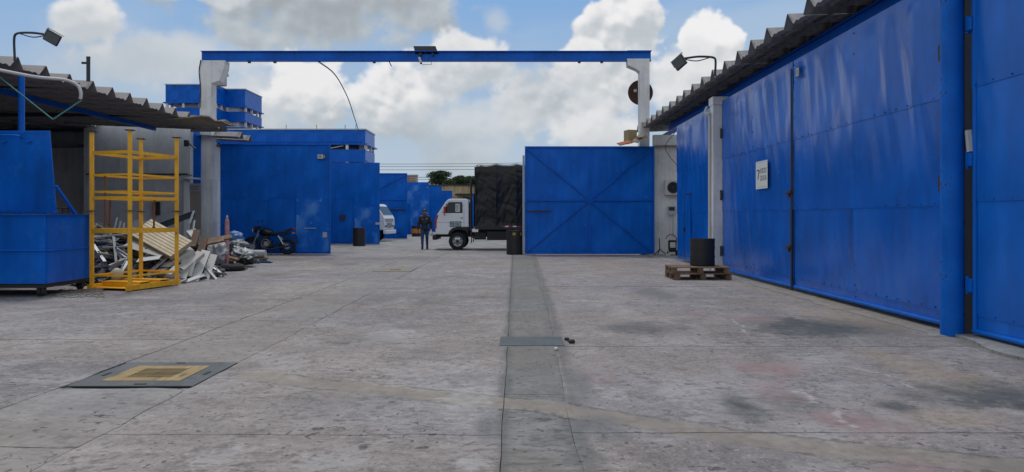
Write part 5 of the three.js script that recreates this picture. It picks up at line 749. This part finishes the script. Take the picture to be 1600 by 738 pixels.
{ // tarpaulin truck
  const t = thing('truck', 'white cab truck with black tarpaulin body, parked across the yard', 'truck', [-1.976, 0, -33.0], Math.PI);
  truckCab(t, { mirror: MAT.red, lamp: MAT.red, bumper: MAT.black });
  const pm = lettered(256, 112, '#22303a', (x) => { x.fillStyle = '#9fb0b8'; x.fillRect(14, 14, 228, 84); x.fillStyle = '#22303a'; x.font = 'bold 74px sans-serif'; x.save(); x.translate(20, 84); x.scale(0.72, 1); x.fillText('TIB 196', 0, 0); x.restore(); });
  for (const s of [-1, 1]) { const g = plate(0.5, 0.23, 0.006); if (s < 0) g.rotateY(Math.PI); part('door_sign', [g.translate(0.57, 1.13, s * 0.935)], pm, t, true); }
  const pw = lettered(96, 160, '#c9ccca', (x) => { x.fillStyle = '#6a6e70'; for (const [y, w] of [[20, 60], [40, 70], [66, 50], [84, 66], [112, 40], [130, 62]]) x.fillRect(14, y, w, 9); x.fillRect(20, 50, 24, 10); });
  for (const s of [-1, 1]) { const g = plate(0.2, 0.36, 0.004); if (s < 0) g.rotateY(Math.PI); part('window_notice', [g.translate(0.48, 1.84, s * 0.895)], pw, t, true); }
  const B0 = -0.28, B1 = -4.75, W = 2.06, y0 = 1.0;
  part('bed', [bx(B0 - B1, 0.1, W, [(B0 + B1) / 2, 0.95, 0]), bx(B0 - B1, 0.05, W + 0.04, [(B0 + B1) / 2, 1.02, 0])], MAT.darkSteel, t);
  part('underbody', [bx(1.2, 0.38, 0.5, [-1.4, 0.62, 0.7]), bx(1.2, 0.38, 0.5, [-1.4, 0.62, -0.7]), bx(3.6, 0.2, 1.2, [-2.2, 0.78, 0]), bx(0.5, 0.3, 0.3, [-0.5, 0.6, -0.7])], MAT.black, t);
  part('headboard', [bx(0.06, 1.4, W - 0.1, [-0.2, 1.7, 0])], MAT.blue[0], t);
  part('exhaust_stack', [rod([-0.1, 0.85, -0.86], [-0.1, 2.9, -0.86], 0.045), rod([-0.1, 2.9, -0.86], [-0.12, 3.12, -0.86], 0.065, 0.06), tube([[-0.1, 0.85, -0.86], [-0.15, 0.6, -0.86], [-0.5, 0.5, -0.84]], 0.05, 16)], MAT.darkSteel, t);
  part('air_intake', [bx(0.1, 1.3, 0.2, [-0.06, 1.55, 0.86]), bx(0.1, 1.2, 0.2, [-0.02, 1.45, -0.72])], MAT.black, t);
  for (const s of [-1, 1]) { for (let i = 0; i < 5; i++) part('reflector', [bx(0.16, 0.05, 0.006, [-1.5 - i * 0.17, 1.03, s * (W / 2 + 0.024)])], i % 2 ? MAT.truckWhite : MAT.red, t); wheel(t, -3.3, 0.385, s * 0.86, 0.385, 0.22); wheel(t, -3.3, 0.385, s * 0.6, 0.385, 0.22); }
  part('mudflap', [bx(0.02, 0.4, 0.4, [-0.12, 0.5, 0.75]), bx(0.02, 0.4, 0.4, [-0.12, 0.5, -0.75])], MAT.rubber, t);
  // tarpaulin: a wrinkled skin over hoops
  const top = 3.72, N = 150, Mv = 110, pos = [], idx = []; const ring = []; const r = 0.22;
  const path = (q) => { const hh = top - y0, pr = hh + W + hh, s = q * pr; if (s < hh) return [-W / 2, y0 + s, -1, 0]; if (s < hh + W) { const x = s - hh - W / 2; const e = Math.max(0, Math.abs(x) / (W / 2) - 0.78) / 0.22; return [x * (1 - 0.11 * e * e), top + 0.12 * (1 - (x / (W / 2)) ** 2) - 0.0 * e, 0, 1]; } return [W / 2, top - (s - hh - W), 1, 0]; };
  for (let i = 0; i <= N; i++) for (let j = 0; j <= Mv; j++) {
    const u = i / N, x = mix(B0 + 0.02, B1, u), q = j / Mv; let [z, y, nz, ny] = path(q);
    const cor = Math.min(1, Math.max(0, (y - (top - 0.3)) / 0.3)); if (ny === 0) { z -= nz * 0.12 * cor * cor; }
    const hoop = Math.pow(Math.abs(Math.sin((x - B0) / 0.9 * Math.PI)), 0.6); const L = (x - B0);
    const yy = (y - y0) / (top - y0);
    const dia = fbm(L * 1.4 + y * 2.6 * (nz < 0 ? 1 : -1), y * 1.1 - L * 1.2 + 40, 3), fold = Math.abs(fbm(L * 2.6 - y * 7.4, y * 0.5 + L * 1.1 + 8, 2) - 0.5) * 2, fold2 = Math.abs(fbm(L * 6.5 + y * 2.6 + 30, y * 1.1 - L * 0.4, 2) - 0.5) * 2;
    let d = -0.05 * hoop + 0.026 * (0.5 - fold) + 0.024 * (0.5 - fold2) * ss(0, 0.4, 1 - yy) + 0.03 * (dia - 0.5);
    if (u > 0.98 || u < 0.02) d *= 0.4; if (q < 0.01 || q > 0.99) d *= 0.5;
    let Y = y + ny * (d * 0.35 - 0.05 * hoop); if (u < 0.06) Y -= ny * 0.1 * (1 - u / 0.06) ** 2; pos.push(x, Y, z + nz * d);
  }
  for (let i = 0; i < N; i++) for (let j = 0; j < Mv; j++) { const a = i * (Mv + 1) + j, b = a + Mv + 1; idx.push(a, b, a + 1, b, b + 1, a + 1); }
  for (const i of [0, N]) { const c = pos.length / 3; pos.push(i ? B1 : B0 + 0.02, 2.2, 0); for (let j = 0; j < Mv; j++) { const a = i * (Mv + 1) + j; i ? idx.push(c, a + 1, a) : idx.push(c, a, a + 1); } }
  const tg = new THREE.BufferGeometry(); tg.setAttribute('position', new THREE.Float32BufferAttribute(pos, 3)); tg.setIndex(idx); tg.computeVertexNormals(); tg.setAttribute('uv', new THREE.Float32BufferAttribute(new Float32Array(pos.length / 3 * 2), 2));
  part('tarpaulin', [tg], new THREE.MeshPhysicalMaterial({ color: new THREE.Color().setRGB(0.007, 0.008, 0.009), roughness: 0.32, specularIntensity: 0.8 }), t);
}
{ // second truck looking out past a gate leaf
  const t = thing('truck', 'white truck cab looking out from behind blue gate leaf', 'truck', [-8.95, 0, -44.6], -0.16);
  truckCab(t, { mirror: MAT.black, lamp: MAT.truckWhite, bumper: MAT.truckWhite, slots: true });
  part('cargo_box', [rb(4.2, 2.0, 2.0, 0.03, [-2.4, 2.0, 0])], MAT.truckWhite, t);
  for (const s of [-1, 1]) { wheel(t, -3.3, 0.385, s * 0.82, 0.385, 0.24); }
}
// ---------------------------------------------------------------- motorcycle
{
  const t = thing('motorcycle', 'black motorcycle parked against the worn blue gate leaf', 'motorcycle', [-9.3, 0, -28.15], Math.PI + 0.06);   // local x forward
  const tyre = (x, r, w) => { const g = part('wheel', [new THREE.TorusGeometry(r - 0.05, w, 12, 40), ], MAT.rubber, t); g.position.set(x, r, 0); part('rim', [new THREE.TorusGeometry(r - 0.1, 0.014, 8, 40), new THREE.CylinderGeometry(0.05, 0.05, 0.14, 16).rotateX(Math.PI / 2), ...[0, 1, 2, 3, 4].map((i) => bar([0, 0, 0], [Math.cos(i * 1.2566) * (r - 0.1), Math.sin(i * 1.2566) * (r - 0.1), 0], 0.03, 0.02, new V3(0, 0, 1)))], MAT.darkSteel, g); part('brake_disc', [new THREE.CylinderGeometry(0.11, 0.11, 0.006, 24).rotateX(Math.PI / 2).translate(0, 0, -0.07)], MAT.steel, g); };
  tyre(0.68, 0.31, 0.05); tyre(-0.62, 0.31, 0.06);
  part('frame', [tube([[0.45, 0.85, 0], [0.25, 0.62, 0], [0.22, 0.35, 0], [-0.1, 0.3, 0], [-0.25, 0.45, 0]], 0.025), tube([[0.45, 0.88, 0], [0.1, 0.78, 0], [-0.35, 0.72, 0], [-0.8, 0.85, 0]], 0.025), rod([-0.2, 0.4, 0.1], [-0.62, 0.31, 0.1], 0.022), rod([-0.2, 0.4, -0.1], [-0.62, 0.31, -0.1], 0.022)], MAT.black, t);
  part('fork', [rod([0.42, 0.92, 0.09], [0.68, 0.31, 0.09], 0.022), rod([0.42, 0.92, -0.09], [0.68, 0.31, -0.09], 0.022)], MAT.steel, t);
  part('fuel_tank', [new THREE.SphereGeometry(1, 24, 16).scale(0.29, 0.15, 0.16).rotateZ(0.12).translate(0.18, 0.86, 0)], MAT.blackGloss, t);
  part('seat', [rb(0.62, 0.09, 0.24, 0.04, [-0.32, 0.83, 0], [0, 0, -0.14]), rb(0.34, 0.1, 0.18, 0.04, [-0.66, 0.93, 0], [0, 0, -0.35])], MAT.black, t);
  part('tail_lamp', [rb(0.14, 0.06, 0.12, 0.02, [-0.86, 0.98, 0], [0, 0, -0.3])], MAT.red, t);
  part('indicator', [rb(0.12, 0.055, 0.05, 0.02, [-0.88, 0.82, -0.15])], MAT.orange, t);
  part('rear_fender', [tube([[-0.6, 0.78, 0], [-0.85, 0.84, 0], [-0.98, 0.66, 0], [-1.0, 0.45, 0]], 0.022, 16), bx(0.02, 0.16, 0.16, [-0.99, 0.5, 0])], MAT.black, t);
  part('engine', [rb(0.34, 0.26, 0.26, 0.05, [0.12, 0.42, 0]), rb(0.2, 0.2, 0.2, 0.03, [0.18, 0.62, 0], [0, 0, -0.3]), ...[0, 1, 2, 3].map((i) => bx(0.23, 0.012, 0.24, [0.17, 0.55 + i * 0.045, 0]))], MAT.darkSteel, t);
  for (const s of [-1, 1]) part('engine_cover', [new THREE.CylinderGeometry(0.085, 0.095, 0.05, 24).rotateX(Math.PI / 2).translate(0.14, 0.42, s * 0.15), new THREE.TorusGeometry(0.15, 0.01, 8, 30).translate(0.17, 0.44, s * 0.14)], MAT.steel, t);
  part('exhaust', [tube([[0.26, 0.55, -0.1], [0.34, 0.3, -0.13], [0.0, 0.22, -0.14], [-0.4, 0.28, -0.16], [-0.78, 0.36, -0.17]], 0.035)], MAT.darkSteel, t);
  part('headlight', [new THREE.SphereGeometry(0.1, 20, 14).scale(0.8, 1, 0.95).translate(0.6, 0.93, 0), rb(0.14, 0.16, 0.2, 0.03, [0.54, 1.02, 0], [0, 0, 0.4])], MAT.black, t); part('headlight_glass', [new THREE.SphereGeometry(0.088, 18, 12).scale(0.5, 0.9, 0.9).translate(0.66, 0.92, 0)], std([0.6, 0.6, 0.58], 0.2), t);
  part('handlebar', [tube([[0.3, 1.06, 0.36], [0.36, 1.08, 0.2], [0.42, 1.0, 0], [0.36, 1.08, -0.2], [0.3, 1.06, -0.36]], 0.014), rod([0.3, 1.06, 0.36], [0.28, 1.055, 0.24], 0.02), rod([0.3, 1.06, -0.36], [0.28, 1.055, -0.24], 0.02)], MAT.black, t);
  for (const s of [-1, 1]) part('mirror', [rod([0.36, 1.08, s * 0.2], [0.4, 1.28, s * 0.3], 0.008), new THREE.SphereGeometry(0.06, 14, 10).scale(0.3, 0.75, 1.1).translate(0.4, 1.3, s * 0.32)], MAT.black, t);
  part('front_fender', [new THREE.TorusGeometry(0.34, 0.05, 8, 20, 1.7).scale(1, 1, 1.2).rotateZ(0.6).translate(0.68, 0.31, 0)], MAT.blackGloss, t);
  part('side_stand', [rod([0, 0.25, -0.1], [-0.08, 0.01, -0.3], 0.014)], MAT.darkSteel, t);
  part('shock', [rod([-0.3, 0.72, 0.12], [-0.5, 0.38, 0.13], 0.03), rod([-0.3, 0.72, -0.12], [-0.5, 0.38, -0.13], 0.03)], MAT.steel, t);
}
// ---------------------------------------------------------------- the walking man
function fieldMesh(dist, lo, hi, cells) {                // mesh of a distance field inside a box
  const c = lo.map((l, i) => (l + hi[i]) / 2), s = Math.max(...lo.map((l, i) => (hi[i] - l) / 2)) * 1.06, res = cells, mc = new MarchingCubes(res, new THREE.MeshBasicMaterial(), false, false, 200000); mc.isolation = 0;
  for (let k = 0; k < res; k++) for (let j = 0; j < res; j++) for (let i = 0; i < res; i++) { const q = (n) => (n - res / 2) / (res / 2) * s; mc.field[i + j * res + k * res * res] = -dist(c[0] + q(i), c[1] + q(j), c[2] + q(k)); }
  mc.update(); const n = mc.count, g = new THREE.BufferGeometry(), p = mc.positionArray.slice(0, n * 3); for (let i = 0; i < n; i++) { p[3 * i] = p[3 * i] * s + c[0]; p[3 * i + 1] = p[3 * i + 1] * s + c[1]; p[3 * i + 2] = p[3 * i + 2] * s + c[2]; }
  g.setAttribute('position', new THREE.BufferAttribute(p, 3));
  let w = mergeVertices(g, 1e-5); w.computeVertexNormals(); w = w.toNonIndexed(); w.setAttribute('uv', new THREE.BufferAttribute(new Float32Array(w.attributes.position.count * 2), 2)); return w;
}
const capsule = (x, y, z, [a, b, ra, rb_]) => { const dx = b[0] - a[0], dy = b[1] - a[1], dz = b[2] - a[2], t = clamp(((x - a[0]) * dx + (y - a[1]) * dy + (z - a[2]) * dz) / (dx * dx + dy * dy + dz * dz || 1)); return Math.hypot(x - a[0] - t * dx, y - a[1] - t * dy, z - a[2] - t * dz) - mix(ra, rb_, t); };
const smin = (a, b, k) => { const h = Math.max(k - Math.abs(a - b), 0) / k; return Math.min(a, b) - h * h * k * 0.25; };
const blend = (bones, k) => (x, y, z) => { let d = 9; for (const b of bones) d = smin(d, capsule(x, y, z, b), k); return d; };
{
  const t = thing('person', 'man in black jacket and blue jeans walking, holding a white bag', 'person', G(663.5, 389.8).setY(0).toArray(), 0.08);
  const torso = [[[0, 0.98, 0], [0, 1.18, 0.01], 0.135, 0.14], [[-0.06, 1.2, 0.01], [-0.1, 1.38, 0], 0.12, 0.11], [[0.06, 1.2, 0.01], [0.1, 1.38, 0], 0.12, 0.11], [[-0.155, 1.42, 0], [0.155, 1.42, 0], 0.075, 0.075], [[0, 1.42, 0], [0, 1.5, 0], 0.09, 0.06]];
  const armL = [[[0.19, 1.42, 0], [0.265, 1.16, -0.03], 0.068, 0.052], [[0.265, 1.16, -0.03], [0.285, 0.92, 0.06], 0.052, 0.038]], armR = [[[-0.19, 1.42, 0], [-0.265, 1.16, 0.02], 0.068, 0.052], [[-0.265, 1.16, 0.02], [-0.29, 0.92, 0.1], 0.052, 0.038]];
  const legL = [[[0.09, 0.95, 0], [0.1, 0.52, -0.03], 0.105, 0.068], [[0.1, 0.52, -0.03], [0.105, 0.1, -0.12], 0.068, 0.048]], legR = [[[-0.09, 0.95, 0], [-0.1, 0.53, 0.1], 0.105, 0.068], [[-0.1, 0.53, 0.1], [-0.1, 0.1, 0.1], 0.068, 0.048]];
  const hip = [[[-0.07, 0.95, 0], [0.07, 0.95, 0], 0.125, 0.125]];
  const head = [[[0, 1.52, 0.0], [0, 1.6, 0.01], 0.055, 0.07], [[0, 1.66, 0.01], [0, 1.7, 0], 0.092, 0.088], [[0, 1.59, 0.05], [0, 1.62, 0.05], 0.045, 0.06], [[0, 1.665, 0.1], [0, 1.635, 0.118], 0.012, 0.018], [[-0.092, 1.65, 0], [-0.092, 1.68, 0], 0.018, 0.022], [[0.092, 1.65, 0], [0.092, 1.68, 0], 0.018, 0.022]];
  const hand = (s, w) => { const o = [[[w[0], w[1], w[2]], [w[0], w[1] - 0.08, w[2] + 0.02], 0.028, 0.035]]; for (let i = 0; i < 4; i++) { const x = w[0] + (i - 1.5) * 0.008 * s, z = w[2] + 0.02 + (i - 1.5) * 0.02; o.push([[x, w[1] - 0.09, z], [x - s * 0.005, w[1] - 0.135 - (i === 1 ? 0.01 : 0), z + 0.012], 0.011, 0.010], [[x - s * 0.005, w[1] - 0.135, z + 0.012], [x - s * 0.02, w[1] - 0.168, z + 0.012], 0.010, 0.008]); } o.push([[w[0] - s * 0.01, w[1] - 0.04, w[2] + 0.04], [w[0] - s * 0.02, w[1] - 0.1, w[2] + 0.07], 0.013, 0.010]); return o; };
  const hands = [...hand(1, [0.287, 0.9, 0.065]), ...hand(-1, [-0.292, 0.9, 0.105])];
  const skin = std([0.22, 0.115, 0.075], 0.6);
  const shrink = (l, d) => l.map(([a, b, r, q]) => [a, b, Math.max(0.02, r - d), Math.max(0.02, q - d)]);
  const bodyG = [fieldMesh(blend([...shrink([...torso, ...armL, ...armR, ...legL, ...legR, ...hip], 0.016)], 0.05), [-0.36, 0, -0.3], [0.36, 1.6, 0.3], 110), fieldMesh(blend(head, 0.03), [-0.13, 1.42, -0.12], [0.13, 1.82, 0.14], 64), fieldMesh(blend(hands.slice(0, 10), 0.012), [0.2, 0.7, 0], [0.36, 0.95, 0.16], 56), fieldMesh(blend(hands.slice(10), 0.012), [-0.37, 0.7, 0.03], [-0.2, 0.95, 0.2], 56)];
  const body = part('body', bodyG, skin, t, true);
  for (const s of [-1, 1]) part('eye', [new THREE.SphereGeometry(0.011, 10, 8).translate(s * 0.033, 1.67, 0.093)], MAT.black, t); part('mouth', [rb(0.045, 0.008, 0.01, 0.003, [0, 1.6, 0.108])], std([0.13, 0.05, 0.045], 0.6), t);
  part('hair', [fieldMesh((x, y, z) => Math.max(Math.hypot(x, (y - 1.695) * 0.95, (z + 0.008) * 0.93) - 0.103, -(y - 1.64 - Math.max(0, z) * 0.75)), [-0.13, 1.58, -0.14], [0.13, 1.84, 0.13], 56)], MAT.black, t, true);
  const wob = (f, a) => (x, y, z) => f(x, y, z) - a * (fbm(x * 14 + y * 5 + 50, y * 13 + z * 12 + 50, 2) - 0.5);
  part('jacket', [fieldMesh(wob(blend([...torso, ...shrink(armL, -0.006), ...shrink(armR, -0.006), [[-0.05, 0.93, 0], [0.05, 0.93, 0], 0.14, 0.14]], 0.06), 0.02), [-0.38, 0.8, -0.3], [0.38, 1.54, 0.3], 90)], std([0.012, 0.013, 0.02], 0.7), t, true);
  part('jeans', [fieldMesh(wob(blend([...legL, ...legR, ...hip], 0.04), 0.02), [-0.3, 0.06, -0.3], [0.3, 1.1, 0.3], 90)], std([0.022, 0.06, 0.16], 0.85), t, true);
  for (const [x, z, a] of [[0.107, -0.1, 0.2], [-0.1, 0.13, 0]]) part('shoe', [fieldMesh(blend([[[x, 0.045, z - 0.04], [x, 0.035, z + 0.13], 0.045, 0.036], [[x, 0.07, z - 0.02], [x, 0.12, z - 0.03], 0.05, 0.045]], 0.03), [x - 0.08, -0.01, z - 0.12], [x + 0.08, 0.2, z + 0.2], 48)], MAT.black, t, true);
  part('chest_badge', [rb(0.06, 0.025, 0.006, 0.002, [0.09, 1.36, 0.122], [-0.15, 0.3, 0]), rb(0.05, 0.022, 0.006, 0.002, [-0.09, 1.35, 0.122], [-0.15, -0.3, 0])], MAT.plastic, t);
  const o = t.position; solo('white_bag', 'small white bag hanging from the walking man hand', 'bag', [new THREE.SphereGeometry(1, 18, 14).scale(0.075, 0.13, 0.06).translate(0, -0.1, 0), rod([0, 0.02, 0], [0, 0.09, 0], 0.02)], MAT.truckWhite, [o.x + 0.29, 0.82, o.z + 0.08]);
}
renderer.render(scene, camera);
